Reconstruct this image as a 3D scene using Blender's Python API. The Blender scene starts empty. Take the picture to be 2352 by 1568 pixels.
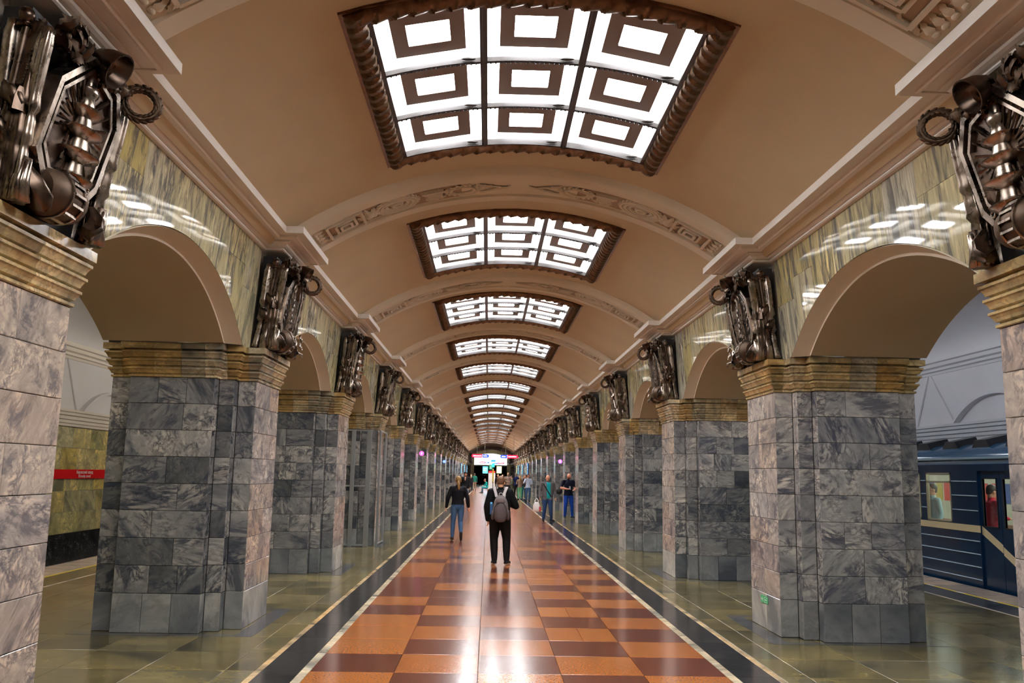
import bpy, bmesh, math, random
import numpy as np
from math import sin, cos, pi, sqrt, radians, atan2
from mathutils import Vector, Matrix, noise
random.seed(7)
SC = bpy.context.scene
COL = SC.collection

# ------------------------------------------------------------------ camera
F_PX, YAW, PIT, ROL = 1997.1, 0.0241, 0.1508, 0.0186
cam_d = bpy.data.cameras.new('camera')
cam = bpy.data.objects.new('camera', cam_d); COL.objects.link(cam)
cam_d.sensor_width = 36.0; cam_d.lens = F_PX / 2352 * 36.0
cam_d.clip_start = 0.05; cam_d.clip_end = 400
_f = Vector((sin(YAW)*cos(PIT), cos(YAW)*cos(PIT), sin(PIT)))
_r = Vector((cos(YAW), -sin(YAW), 0)); _u = _r.cross(_f)
_r2 = _r*cos(ROL)+_u*sin(ROL); _u2 = -_r*sin(ROL)+_u*cos(ROL)
cam.matrix_world = Matrix(((_r2.x, _u2.x, -_f.x, -0.324), (_r2.y, _u2.y, -_f.y, 0), (_r2.z, _u2.z, -_f.z, 1.8), (0, 0, 0, 1)))
SC.camera = cam
# ------------------------------------------------------------------ world, exposure
wd = bpy.data.worlds.new('world'); SC.world = wd; wd.use_nodes = True
wd.node_tree.nodes['Background'].inputs[0].default_value = (0.9, 0.85, 0.8, 1)
wd.node_tree.nodes['Background'].inputs[1].default_value = 0.02
SC.view_settings.view_transform = 'Standard'; SC.view_settings.look = 'None'
SC.view_settings.exposure = 0.26; SC.view_settings.gamma = 1.0
SC.view_settings.use_curve_mapping = False
SC.cycles.use_denoising = True
SC.cycles.max_bounces = 8; SC.cycles.diffuse_bounces = 5; SC.cycles.glossy_bounces = 4
SC.cycles.sample_clamp_indirect = 4.0
LAMP_POWER = 46.0          # radiance of the lamp boxes in the ceiling lights
NAVE_LAMP_COL = (0.93, 0.96, 1.0)

# ------------------------------------------------------------------ measured layout (metres)
YC1, BAY, NP = 5.111, 5.736, 24          # first pillar centre, bay length, pillars per side
def pc(p): return YC1 + (p-1)*BAY        # pillar p centre
def bc(p): return pc(p) + BAY/2          # centre of the bay after pillar p
PX, PW = 3.077, 1.096                    # pilaster face X, width
CAPB, CAPT = 2.82, 3.21
CORB, CORT = 4.44, 4.65
VR, VA = 4.8, 5.55                       # vault radius, apex
VC = VA - VR
def zv(x, r=VR): return VC + sqrt(max(r*r - x*x, 0))
LEAN = 0.06
def wx(z): return 3.20 - LEAN*(z-CAPT)   # leaning spandrel plane
AR, AZ = 3.29, CAPT+0.71-3.29            # arch circle
Y0, YEND = -3.5, 141.0

# ------------------------------------------------------------------ mesh builder
class MB:
    def __init__(s): s.v = []; s.f = []
    def add(s, vs, fs):
        b = len(s.v); s.v += [tuple(p) for p in vs]; s.f += [tuple(i+b for i in f) for f in fs]
    def box(s, x0, x1, y0, y1, z0, z1):
        s.add([(x0,y0,z0),(x1,y0,z0),(x1,y1,z0),(x0,y1,z0),(x0,y0,z1),(x1,y0,z1),(x1,y1,z1),(x0,y1,z1)],
              [(0,3,2,1),(4,5,6,7),(0,1,5,4),(1,2,6,5),(2,3,7,6),(3,0,4,7)])
    def bbox(s, x0, x1, y0, y1, z0, z1, c=.01):
        bm = bmesh.new(); bmesh.ops.create_cube(bm, size=1)
        for v in bm.verts: v.co = Vector(((x0+x1)/2+v.co.x*(x1-x0), (y0+y1)/2+v.co.y*(y1-y0), (z0+z1)/2+v.co.z*(z1-z0)))
        bmesh.ops.bevel(bm, geom=bm.edges[:], offset=c, segments=2, affect='EDGES', profile=.6)
        bm.verts.index_update(); s.add([v.co for v in bm.verts], [[v.index for v in f.verts] for f in bm.faces]); bm.free()
    def tube(s, path, rad, n=10, caps=True, fold=None, flat=1.0):
        path = [Vector(p) for p in path]; m = len(path)
        if not hasattr(rad, '__len__'): rad = [rad]*m
        T = [(path[min(i+1, m-1)]-path[max(i-1, 0)]).normalized() for i in range(m)]
        up = Vector((0, 0, 1)) if abs(T[0].z) < .9 else Vector((1, 0, 0))
        a = (up - T[0]*up.dot(T[0])).normalized(); vs = []
        for i in range(m):
            a = (a - T[i]*a.dot(T[i])).normalized(); b = T[i].cross(a)
            for k in range(n):
                t = 2*pi*k/n; r = rad[i]*(fold(t, i/(m-1)) if fold else 1)
                vs.append(path[i] + (a*cos(t) + b*sin(t)*flat)*r)
        fs = [(i*n+k, i*n+(k+1) % n, (i+1)*n+(k+1) % n, (i+1)*n+k) for i in range(m-1) for k in range(n)]
        if caps: fs += [tuple(range(n-1, -1, -1)), tuple((m-1)*n+k for k in range(n))]
        s.add(vs, fs)
    def cyl(s, p0, p1, r0, r1=None, n=12): s.tube([p0, p1], [r0, r0 if r1 is None else r1], n)
    def lathe(s, prof, n=16, c=(0, 0, 0), axis='z', flat=1.0):
        vs = []
        for r, z in prof:
            for k in range(n):
                t = 2*pi*k/n; p = (r*cos(t), r*sin(t)*flat, z)
                if axis == 'y': p = (p[0], p[2], p[1])
                if axis == 'x': p = (p[2], p[0], p[1])
                vs.append((p[0]+c[0], p[1]+c[1], p[2]+c[2]))
        m = len(prof)
        fs = [(i*n+k, i*n+(k+1) % n, (i+1)*n+(k+1) % n, (i+1)*n+k) for i in range(m-1) for k in range(n)]
        fs += [tuple(range(n-1, -1, -1)), tuple((m-1)*n+k for k in range(n))]
        s.add(vs, fs)
    def ell(s, c, r, n=12, m=8, rot=None):
        vs = [(0, 0, -1)]; 
        for i in range(1, m):
            ph = -pi/2 + pi*i/m
            for k in range(n): vs.append((cos(ph)*cos(2*pi*k/n), cos(ph)*sin(2*pi*k/n), sin(ph)))
        vs.append((0, 0, 1)); fs = [(0, 1+(k+1) % n, 1+k) for k in range(n)]
        for i in range(m-2): fs += [(1+i*n+k, 1+i*n+(k+1) % n, 1+(i+1)*n+(k+1) % n, 1+(i+1)*n+k) for k in range(n)]
        L = len(vs)-1; fs += [(L, 1+(m-2)*n+k, 1+(m-2)*n+(k+1) % n) for k in range(n)]
        o = []
        for p in vs:
            q = Vector((p[0]*r[0], p[1]*r[1], p[2]*r[2]))
            if rot is not None: q = rot @ q
            o.append(q+Vector(c))
        s.add(o, fs)
    def torus(s, c, R, r, rot=None, n=24, m=8, sx=1, sy=1, bump=None):
        vs = []
        for i in range(n):
            a = 2*pi*i/n
            for k in range(m):
                b = 2*pi*k/m; rr = r*(bump(a, b) if bump else 1)
                q = Vector(((R+rr*cos(b))*cos(a)*sx, (R+rr*cos(b))*sin(a)*sy, rr*sin(b)))
                if rot is not None: q = rot @ q
                vs.append(q+Vector(c))
        s.add(vs, [(i*m+k, ((i+1) % n)*m+k, ((i+1) % n)*m+(k+1) % m, i*m+(k+1) % m) for i in range(n) for k in range(m)])
    def prism(s, pts, ext):
        n = len(pts); e = Vector(ext); vs = [Vector(p) for p in pts]; vs += [p+e for p in vs]
        s.add(vs, [tuple(range(n-1, -1, -1)), tuple(range(n, 2*n))]+[(i, (i+1) % n, n+(i+1) % n, n+i) for i in range(n)])
    def leaf(s, base, d, nrm, L, W, curl=.25, lobes=3):
        d = Vector(d).normalized(); nrm = Vector(nrm); nrm = (nrm-d*nrm.dot(d)).normalized(); w = d.cross(nrm)
        base = Vector(base); top = []; k = 9; vs = []; 
        for i in range(k):
            t = i/(k-1); hw = W/2*(sin(pi*min(t*1.02+.05, 1))**.7)*(1+.28*sin(t*lobes*2*pi))
            c = base + d*L*t + nrm*(curl*L*sin(pi*t*.9)-curl*.6*L*t*t)
            vs += [c - w*hw - nrm*.12*W, c + nrm*.10*W, c + w*hw - nrm*.12*W, c - nrm*.14*W]
        fs = []
        for i in range(k-1):
            for j in range(4): fs.append((i*4+j, i*4+(j+1) % 4, (i+1)*4+(j+1) % 4, (i+1)*4+j))
        fs += [(0, 1, 2, 3), tuple((k-1)*4+j for j in (3, 2, 1, 0))]
        s.add(vs, fs)
    def mesh(s, name, mat=None, smooth=False, fix=True):
        me = bpy.data.meshes.new(name); me.from_pydata(s.v, [], s.f); me.update()
        if fix:
            bm = bmesh.new(); bm.from_mesh(me); bmesh.ops.recalc_face_normals(bm, faces=bm.faces[:]); bm.to_mesh(me); bm.free()
        if mat: me.materials.append(mat)
        if smooth:
            me.polygons.foreach_set('use_smooth', [True]*len(me.polygons))
            if smooth != 'all': me.set_sharp_from_angle(angle=radians(smooth if smooth is not True else 40))
        return me
    def obj(s, name, mat=None, parent=None, smooth=False, fix=True, loc=None):
        return link(name, s.mesh(name, mat, smooth, fix), parent, loc)
def link(name, me, parent=None, loc=None, rz=0):
    o = bpy.data.objects.new(name, me); COL.objects.link(o)
    if parent is not None: o.parent = parent
    if loc is not None: o.location = loc
    if rz: o.rotation_euler = (0, 0, rz)
    return o
def tag(o, label=None, cat=None, group=None, kind=None):
    if label: o['label'] = label
    if cat: o['category'] = cat
    if group: o['group'] = group
    if kind: o['kind'] = kind
    return o
def empty(name, loc, label=None, cat=None, group=None, kind=None, rz=0):
    o = bpy.data.objects.new(name, None); COL.objects.link(o); o.location = loc; o.rotation_euler = (0, 0, rz)
    o.empty_display_size = .1
    return tag(o, label, cat, group, kind)
def copy_tree(o, parent=None):
    c = o.copy(); COL.objects.link(c); c.parent = parent
    for ch in list(o.children): copy_tree(ch, c)
    return c

# ------------------------------------------------------------------ materials
def mat(name, col=(.5, .5, .5), rough=.5, metal=0, emit=None, es=1, spec=.5, trans=0, alpha=1):
    m = bpy.data.materials.new(name); m.use_nodes = True
    b = m.node_tree.nodes['Principled BSDF']
    b.inputs['Base Color'].default_value = (*col, 1); b.inputs['Roughness'].default_value = rough
    b.inputs['Metallic'].default_value = metal; b.inputs['Specular IOR Level'].default_value = spec
    b.inputs['Transmission Weight'].default_value = trans
    if emit: b.inputs['Emission Color'].default_value = (*emit, 1); b.inputs['Emission Strength'].default_value = es
    return m
class NT:
    def __init__(s, m): s.t = m.node_tree; s.n = s.t.nodes; s.b = s.n['Principled BSDF']
    def new(s, ty, **k):
        x = s.n.new(ty)
        for a, b in k.items(): setattr(x, a, b)
        return x
    def l(s, a, b): s.t.links.new(a, b)
    def math(s, op, a, b=None, clamp=False):
        x = s.new('ShaderNodeMath', operation=op, use_clamp=clamp)
        for i, q in enumerate((a, b)):
            if q is None: continue
            if hasattr(q, 'links'): s.l(q, x.inputs[i])
            else: x.inputs[i].default_value = q
        return x.outputs[0]
    def vmath(s, op, a, b=None, scale=None):
        x = s.new('ShaderNodeVectorMath', operation=op)
        for i, q in enumerate((a, b)):
            if q is None: continue
            if hasattr(q, 'links'): s.l(q, x.inputs[i])
            else: x.inputs[i].default_value = q
        if scale is not None:
            if hasattr(scale, 'links'): s.l(scale, x.inputs['Scale'])
            else: x.inputs['Scale'].default_value = scale
        return x.outputs[0]
    def ramp(s, fac, stops, interp='LINEAR'):
        x = s.new('ShaderNodeValToRGB'); e = x.color_ramp.elements; x.color_ramp.interpolation = interp
        while len(e) < len(stops): e.new(.5)
        for q, (p, c) in zip(e, stops): q.position = p; q.color = (*c, 1) if len(c) == 3 else c
        s.l(fac, x.inputs[0]); return x.outputs[0]
    def mix(s, fac, a, b, mode='MIX'):
        x = s.new('ShaderNodeMix', data_type='RGBA', blend_type=mode)
        for sock, q in ((x.inputs[0], fac), (x.inputs[6], a), (x.inputs[7], b)):
            if hasattr(q, 'links'): s.l(q, sock)
            else: sock.default_value = (*q, 1) if isinstance(q, tuple) else q
        return x.outputs[2]
    def rand(s):                      # one value per object and per loose piece
        oi = s.new('ShaderNodeObjectInfo'); g = s.new('ShaderNodeNewGeometry')
        return s.math('FRACT', s.math('ADD', oi.outputs['Random'], g.outputs['Random Per Island'])), g
    def noise(s, vec, scale, detail=4, dist=0, rough=.55):
        x = s.new('ShaderNodeTexNoise'); x.inputs['Scale'].default_value = scale; x.inputs['Detail'].default_value = detail
        x.inputs['Distortion'].default_value = dist; x.inputs['Roughness'].default_value = rough; s.l(vec, x.inputs['Vector']); return x.outputs[0]
    def bump(s, h, strength=.2, dist=.01):
        x = s.new('ShaderNodeBump'); x.inputs['Strength'].default_value = strength; x.inputs['Distance'].default_value = dist
        s.l(h, x.inputs['Height']); s.l(x.outputs[0], s.b.inputs['Normal'])

def marble(name, tones, vein, rough=.12, scale=1.6, stretch=3.0, vein_w=.08, vamt=.75, fixed_dir=False, coat=0, tint=None, soft=False):
    """tones: list of (pos, colour) chosen by the piece's own random value; vein: dark colour; every piece has its own cut of stone"""
    m = mat(name, rough=rough); N = NT(m); r, g = N.rand()
    wn = N.new('ShaderNodeTexWhiteNoise', noise_dimensions='1D'); N.l(r, wn.inputs['W'])
    off = N.vmath('SCALE', wn.outputs['Color'], scale=60.0)
    p = N.vmath('ADD', g.outputs['Position'], off)
    vr = N.new('ShaderNodeVectorRotate', rotation_type='EULER_XYZ'); N.l(p, vr.inputs['Vector'])
    if fixed_dir: vr.inputs['Rotation'].default_value = (.12, .1, 0)
    else: N.l(N.vmath('SCALE', wn.outputs['Color'], scale=2.6), vr.inputs['Rotation'])
    q = N.vmath('MULTIPLY', vr.outputs[0], (stretch, stretch*.8, .55 if fixed_dir else 1.0))
    big = N.noise(q, scale*.45, 5, .5, .6)
    fine = N.noise(q, scale*1.7, 7, .5, .62)
    v1 = N.math('ABSOLUTE', N.math('SUBTRACT', fine, .5))
    vmask = N.ramp(v1, [(0, (1, 1, 1)), (vein_w, (.25, .25, .25)), (vein_w*2.4, (0, 0, 0))])
    gate = N.ramp(big, [(.42, (0, 0, 0)), (.60, (1, 1, 1))])
    vm = N.math('MULTIPLY', N.math('MULTIPLY', vmask, gate), vamt)
    base = N.ramp(r, tones)
    if soft:
        sp = N.noise(g.outputs['Position'], 55, 3); cl = N.ramp(sp, [(.3, (.82, .80, .78)), (.7, (1.15, 1.18, 1.2))])
        base = N.mix(1.0, base, cl, 'MULTIPLY')
        N.l(base, N.b.inputs['Base Color']); N.b.inputs['Specular IOR Level'].default_value = .8; N.b.inputs['Coat Weight'].default_value = .3; N.b.inputs['Coat Roughness'].default_value = .2; N.b.inputs['Coat IOR'].default_value = 1.6
        N.bump(N.noise(g.outputs['Position'], 5, 2), .06, .01); return m
    cl = N.ramp(big, [(.34, (.34, .37, .43)), (.5, (1, 1, 1)), (.64, (1.6, 1.54, 1.42))])
    base = N.mix(1.0, base, cl, 'MULTIPLY')
    dk = N.ramp(N.noise(q, scale*.9, 8, .6, .72), [(.50, (0, 0, 0)), (.60, (1, 1, 1))])
    base = N.mix(N.math('MULTIPLY', dk, vamt*.8), base, vein)
    colr = N.mix(vm, base, vein)
    if tint:
        tn = N.ramp(N.noise(p, 1.3, 3, .5), [(.52, (0, 0, 0)), (.68, (1, 1, 1))])
        colr = N.mix(N.math('MULTIPLY', tn, tint[1]), colr, tint[0])
    N.l(colr, N.b.inputs['Base Color'])
    N.l(N.ramp(fine, [(.2, (rough*.7,)*3), (.8, (rough*1.5,)*3)]), N.b.inputs['Roughness'])
    return m
def plaster(name, col, dirt=.25, rough=.6, bump=.12):
    m = mat(name, col, rough); N = NT(m); g = N.new('ShaderNodeNewGeometry')
    n1 = N.noise(g.outputs['Position'], .7, 4, .4); n2 = N.noise(g.outputs['Position'], 45, 3)
    c = N.mix(N.math('MULTIPLY', N.ramp(n1, [(.45, (0,)*3), (.75, (1,)*3)]), dirt), col, tuple(x*y for x, y in zip(col, (.72, .66, .58))))
    N.l(c, N.b.inputs['Base Color']); N.bump(n2, bump, .004); return m

M = {}
M['vault'] = plaster('cream_vault_plaster', (.60, .485, .31), .35)
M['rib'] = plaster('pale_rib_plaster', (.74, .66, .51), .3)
M['cornice'] = plaster('white_cornice_plaster', (.84, .78, .70), .12, .45)
M['white'] = plaster('white_hall_plaster', (.74, .73, .76), .18)
M['soffit'] = plaster('shaded_arch_soffit_plaster', (.50, .41, .27), .3)  # shade of the unlit arch undersides put into a darker colour
M['relief'] = plaster('relief_plaster', (.66, .58, .44), .5, .5)
M['relief_ground'] = plaster('dark_relief_ground', (.36, .26, .17), .4)
M['grey'] = marble('grey_marble', [(0, (.10, .105, .10)), (.2, (.18, .18, .175)), (.45, (.25, .245, .235)), (.7, (.34, .33, .305)), (.9, (.48, .455, .41)), (1, (.15, .155, .155))],
                   (.030, .038, .058), .14, 1.9, 3.6, .08, .95)
M['greylight'] = marble('light_grey_marble', [(0, (.22, .22, .22)), (.3, (.34, .335, .32)), (.6, (.46, .44, .40)), (.85, (.56, .52, .47)), (1, (.28, .28, .28))],
                   (.05, .055, .08), .14, 1.9, 3.6, .08, .95)
M['warm'] = marble('pink_grey_lit_marble', [(0, (.40, .36, .33)), (.3, (.52, .45, .39)), (.6, (.60, .50, .40)), (.8, (.45, .33, .25)), (1, (.62, .56, .50))],
                   (.085, .085, .11), .12, 1.9, 3.6, .08, .85)  # hall-facing tiles: pinkish stone with warm light on the bright side painted in
M['base'] = marble('plain_grey_base_marble', [(0, (.16, .17, .175)), (.5, (.24, .245, .24)), (1, (.30, .30, .29))], (.07, .08, .09), .18, 1.2, 1.6, .05, .5)
M['warmbase'] = marble('lit_base_marble', [(0, (.44, .42, .40)), (1, (.58, .53, .47))], (.2, .2, .2), .10, 1.2, 1.6, .05, .4)  # foot tiles of the hall-facing side, its brighter light painted in
M['ochre'] = marble('ochre_marble', [(0, (.44, .30, .11)), (.3, (.54, .41, .19)), (.55, (.62, .50, .28)), (.75, (.30, .27, .19)), (1, (.64, .54, .36))],
                    (.11, .09, .07), .12, 3.0, 2.0, .06, .6, tint=((.34, .17, .04), .55))
M['spandrel'] = marble('streaked_cream_marble', [(0, (.58, .52, .30)), (.4, (.72, .63, .36)), (.7, (.62, .50, .18)), (1, (.66, .62, .48))],
                       (.055, .065, .08), .035, 1.5, 6.5, .14, .95, fixed_dir=True)
M['yellow_wall'] = marble('yellow_green_marble', [(0, (.50, .45, .17)), (.35, (.62, .56, .30)), (.7, (.68, .52, .13)), (1, (.56, .57, .42))],
                          (.10, .13, .12), .15, 1.6, 2.0, .07, .6)
M['black_marble'] = marble('black_marble', [(0, (.008, .009, .011)), (1, (.018, .018, .02))], (.12, .13, .14), .12, 3, 3, .03, .35)
M['core'] = mat('dark_joint_mortar', (.09, .075, .06), .8)
M['red_tile'] = marble('dark_red_granite', [(0, (.125, .022, .009)), (1, (.175, .034, .013))], (.20, .04, .015), .16, 9, 1.0, .03, .05, soft=True)
M['orange_tile'] = marble('orange_granite', [(0, (.44, .125, .020)), (1, (.54, .175, .034))], (.46, .13, .035), .16, 9, 1.0, .03, .05, soft=True)
M['olive'] = marble('olive_grey_granite', [(0, (.11, .088, .035)), (.5, (.14, .112, .046)), (1, (.165, .14, .075))], (.34, .27, .09), .17, 1.1, 2.6, .018, .35)
M['plinth'] = marble('slate_grey_granite', [(0, (.07, .075, .08)), (1, (.11, .11, .12))], (.05, .05, .06), .15, 2, 2, .04, .4)
M['bandblack'] = marble('black_granite', [(0, (.022, .022, .024)), (1, (.035, .034, .035))], (.02, .02, .02), .15, 3, 1.5, .04, .3)
M['creamstone'] = marble('cream_marble_strip', [(0, (.72, .60, .42)), (1, (.82, .72, .54))], (.55, .40, .20), .15, 3, 1.5, .04, .4)
M['ochrestone'] = marble('ochre_marble_strip', [(0, (.66, .44, .20)), (1, (.76, .58, .34))], (.45, .28, .10), .15, 3, 1.5, .04, .4)
M['tanedge'] = marble('tan_edge_granite', [(0, (.42, .33, .27)), (1, (.50, .39, .31))], (.3, .22, .17), .35, 3, 1.5, .04, .3)
M['yellow'] = mat('yellow_line_paint', (.80, .58, .02), .4)
M['whitepaint'] = mat('white_line_paint', (.8, .8, .75), .4)
def bronze(name, col, rough):
    m = mat(name, col, rough, 1.0); N = NT(m); g = N.new('ShaderNodeNewGeometry')
    n1 = N.noise(g.outputs['Position'], 9, 4, .5); n2 = N.noise(g.outputs['Position'], 60, 3)
    N.l(N.ramp(n1, [(.35, tuple(c*.5 for c in col)), (.7, tuple(min(c*1.3, 1) for c in col))]), N.b.inputs['Base Color'])
    N.l(N.ramp(n1, [(.3, (rough*.8,)*3), (.8, (min(rough*1.7, 1),)*3)]), N.b.inputs['Roughness'])
    N.bump(n2, .08, .003); return m
M['bronze'] = bronze('dark_patinated_bronze', (.115, .08, .06), .27)
M['silver'] = bronze('polished_grey_bronze', (.33, .27, .22), .25)
M['leafbronze'] = bronze('dull_brown_bronze', (.115, .075, .05), .5)
M['frame'] = bronze('aged_copper_frame', (.17, .10, .06), .40)
M['bar'] = mat('black_glazing_bar', (.025, .022, .022), .45, .6)
M['cell'] = mat('white_enamel_reflector', (.86, .83, .77), .4)
M['baffle'] = mat('brown_baffle_plate', (.16, .11, .085), .5)
M['lamp'] = mat('lamp_diffuser', (.9, .9, .9), .5, emit=NAVE_LAMP_COL, es=LAMP_POWER)
M['lamp_off'] = mat('unlit_lamp_diffuser', (.5, .45, .40), .4)
M['alu'] = mat('brushed_aluminium', (.42, .44, .45), .35, .8)
M['glass'] = mat('clear_glass', (.9, .95, .95), .02, trans=1.0, spec=.5)
M['black'] = mat('matt_black', (.01, .01, .012), .6)
M['steel'] = mat('polished_steel', (.6, .6, .6), .25, 1)
PAINT = {}
def paint(c, rough=.6, metal=0):
    k = tuple(round(x, 3) for x in c)+(rough,)
    if k not in PAINT: PAINT[k] = mat('paint_%d' % len(PAINT), c, rough, metal, spec=.12 if rough in (.7, .75) else .5)
    return PAINT[k]
def glow(c, e):
    k = ('g',)+tuple(c)+(e,)
    if k not in PAINT: PAINT[k] = mat('lit_panel_%d' % len(PAINT), c, .4, emit=c, es=e)
    return PAINT[k]

# ------------------------------------------------------------------ tiles
TM = {}
def tile_mesh(w, h, t, m, c=.004):
    k = (round(w, 3), round(h, 3), t, m.name, c)
    if k not in TM:
        b = MB(); x0, x1, z0, z1 = 0, w, 0, h
        v = [(x0, c, z0), (x1, c, z0), (x1, c, z1), (x0, c, z1), (x0+c, 0, z0+c), (x1-c, 0, z0+c), (x1-c, 0, z1-c), (x0+c, 0, z1-c),
             (x0, t, z0), (x1, t, z0), (x1, t, z1), (x0, t, z1)]
        f = [(4, 5, 6, 7), (0, 1, 5, 4), (1, 2, 6, 5), (2, 3, 7, 6), (3, 0, 4, 7), (8, 9, 1, 0), (9, 10, 2, 1), (10, 11, 3, 2), (11, 8, 0, 3), (11, 10, 9, 8)]
        b.add(v, f); TM[k] = b.mesh('tile', m, fix=False)
    return TM[k]
G = .0022
def wall_tile(parent, face, a0, a1, plane, z0, z1, m, name='tile', t=.03, joined=None):
    """face F faces -Y, B faces +Y, R faces +X, L faces -X; a0..a1 runs along the face"""
    w, h = a1-a0-2*G, z1-z0-2*G; pl = parent.location if parent is not None else Vector((0, 0, 0))
    if face == 'F': loc, rz = (a0+G, plane, z0+G), 0
    elif face == 'B': loc, rz = (a1-G, plane, z0+G), pi
    elif face == 'R': loc, rz = (plane, a0+G, z0+G), pi/2
    else: loc, rz = (plane, a1-G, z0+G), -pi/2
    me = tile_mesh(w, h, t, m)
    if joined is not None:
        R = Matrix.Rotation(rz, 3, 'Z'); joined.add([R @ v.co + Vector(loc) for v in me.vertices], [tuple(p.vertices) for p in me.polygons]); return
    return link(name, me, parent, Vector(loc)-pl, rz)
def floor_tile(parent, x0, x1, y0, y1, m, name='tile', t=.03, g=.0018, joined=None):
    k = ('fl', round(x1-x0, 3), round(y1-y0, 3), m.name)
    if k not in TM:
        w, d, c = x1-x0-2*g, y1-y0-2*g, .002; b = MB()
        b.add([(0, 0, -t), (w, 0, -t), (w, d, -t), (0, d, -t), (0, 0, -c), (w, 0, -c), (w, d, -c), (0, d, -c), (c, c, 0), (w-c, c, 0), (w-c, d-c, 0), (c, d-c, 0)],
              [(3, 2, 1, 0), (0, 1, 5, 4), (1, 2, 6, 5), (2, 3, 7, 6), (3, 0, 4, 7), (4, 5, 9, 8), (5, 6, 10, 9), (6, 7, 11, 10), (7, 4, 8, 11), (8, 9, 10, 11)])
        TM[k] = b.mesh('floor_tile', m, fix=False)
    if joined is not None:
        o = Vector((x0+g, y0+g, 0)); me = TM[k]; joined.add([v.co+o for v in me.vertices], [tuple(p.vertices) for p in me.polygons]); return
    return link(name, TM[k], parent, (x0+g, y0+g, 0))

# ================================================================== FLOOR
b = MB(); b.box(-8.2, 8.2, Y0, YEND, -.9, -.03)
floor = b.obj('floor', M['core']); tag(floor, 'polished granite station floor with orange and red checkered walkway', kind='structure')
ROW = .81; YR0 = 5.03
YNEAR = 5.03 + 26*ROW
cols = [-1.90, -1.14, -.38, .38, 1.14, 1.90]
jr, jo, jb, jc, jk, jl = MB(), MB(), MB(), MB(), MB(), MB()
ex = {(6, 0): 'o', (8, 1): 'o', (7, 3): 'r', (11, 0): 'r', (9, 2): 'r', (13, 3): 'r', (15, 4): 'o'}
i = -10; rr = random.Random(5)
while YR0 + i*ROW < YEND-ROW:
    y = YR0 + i*ROW
    for c in range(5):
        k = 'r' if (i+c) % 2 == 0 else 'o'
        k = ex.get((i, c), k)
        if i > 8 and rr.random() < .15: k = 'o' if k == 'r' else 'r'
        far = not (4 <= y < YNEAR)
        if (i, c) in ((6, 3), (8, 3), (10, 2), (14, 3)) and not far:
            xm = (cols[c]+cols[c+1])/2
            floor_tile(floor, cols[c], xm, y, y+ROW, M['red_tile' if k == 'r' else 'orange_tile']); floor_tile(floor, xm, cols[c+1], y, y+ROW, M['red_tile' if k == 'r' else 'orange_tile'])
            continue
        floor_tile(floor, cols[c], cols[c+1], y, y+ROW, M['red_tile' if k == 'r' else 'orange_tile'], joined=None if not far else (jr if k == 'r' else jo))
    for sgn in (-1, 1):
        near = 5 <= y < 17
        for (xa, xb, m_, jj, nm) in ((1.90, 1.985, 'creamstone', jc, 'strip'), (1.985, 2.332, 'bandblack', jb, 'band_slab'), (2.332, 2.395, 'ochrestone', jk, 'strip')):
            x0, x1 = (xa, xb) if sgn > 0 else (-xb, -xa)
            floor_tile(floor, x0, x1, y, y+ROW, M[m_], name=nm, joined=None if near else jj)
        gx = [2.395, 2.66, 3.41, 4.155, 4.90, 5.645, 6.39, 6.90]
        for q in range(7):
            x0, x1 = (gx[q], gx[q+1]) if sgn > 0 else (-gx[q+1], -gx[q])
            floor_tile(floor, x0, x1, y+.0, y+ROW, M['olive'], name='slab', joined=None if 6 <= y < 16.5 else jl)
    i += 1
for jj, m_, nm in ((jr, 'red_tile', 'far_red_tiles'), (jo, 'orange_tile', 'far_orange_tiles'), (jb, 'bandblack', 'far_black_band'), (jc, 'creamstone', 'far_cream_strips'), (jk, 'ochrestone', 'far_ochre_strips'), (jl, 'olive', 'side_floor_slabs')):
    tag(jj.obj(nm, M[m_], floor, fix=False), kind='stuff')
# platform edges
for sgn, sd in ((-1, 'left'), (1, 'right')):
    for nm, xa, xb, m_ in (('pale_inlay_line', 6.90, 6.955, 'tanedge'), ('platform_slab', 6.955, 7.47, 'plinth' if sgn > 0 else 'olive'), ('yellow_safety_line', 7.47, 7.54, 'yellow'), ('platform_edge', 7.54, 8.2, 'tanedge')):
        jj = MB(); y = Y0
        while y < 60:
            x0, x1 = (xa, xb) if sgn > 0 else (-xb, -xa)
            floor_tile(None, x0, x1, y, y+1.2, M[m_], joined=jj); y += 1.2
        o = jj.obj(nm, M[m_], floor, fix=False)
b = MB()
for k in range(30): b.box(7.475, 7.535, 5+k*.95, 5+k*.95+.22, 0, .002)
b.obj('white_line_dashes', M['whitepaint'], floor)

# ================================================================== PILLARS
def pil_outline(s, yc):
    """outer outline of the body in plan, near half then far half"""
    hp, h2, h3, h4 = PW/2, PW/2+.15, .845, .745
    near = [(PX, -hp), (3.29, -hp), (3.29, -h2), (3.47, -h2), (3.47, -h3), (4.44, -h3), (4.44, -h4), (4.68, -h4)]
    pts = near + [(x, -y) for x, y in reversed(near)]
    return [(s*x, yc+y) for x, y in pts]
courses = [0, .42] + [.42+.3*k for k in range(1, 9)]
CP = [(-.02, 2.82), (.006, 2.82), (.016, 2.826), (.016, 2.845), (-.006, 2.850), (-.004, 2.860), (.016, 2.866), (.024, 2.885), (.036, 2.905), (.046, 2.912), (.046, 2.930), (.008, 2.936), (.010, 2.948), (.034, 2.954), (.042, 2.974), (.054, 2.996), (.066, 3.004), (.066, 3.022), (.026, 3.028), (.028, 3.040), (.052, 3.046), (.060, 3.066), (.072, 3.088), (.084, 3.096), (.084, 3.116), (.046, 3.122), (.048, 3.134), (.098, 3.140), (.098, 3.208), (-.02, 3.208)]
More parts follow.
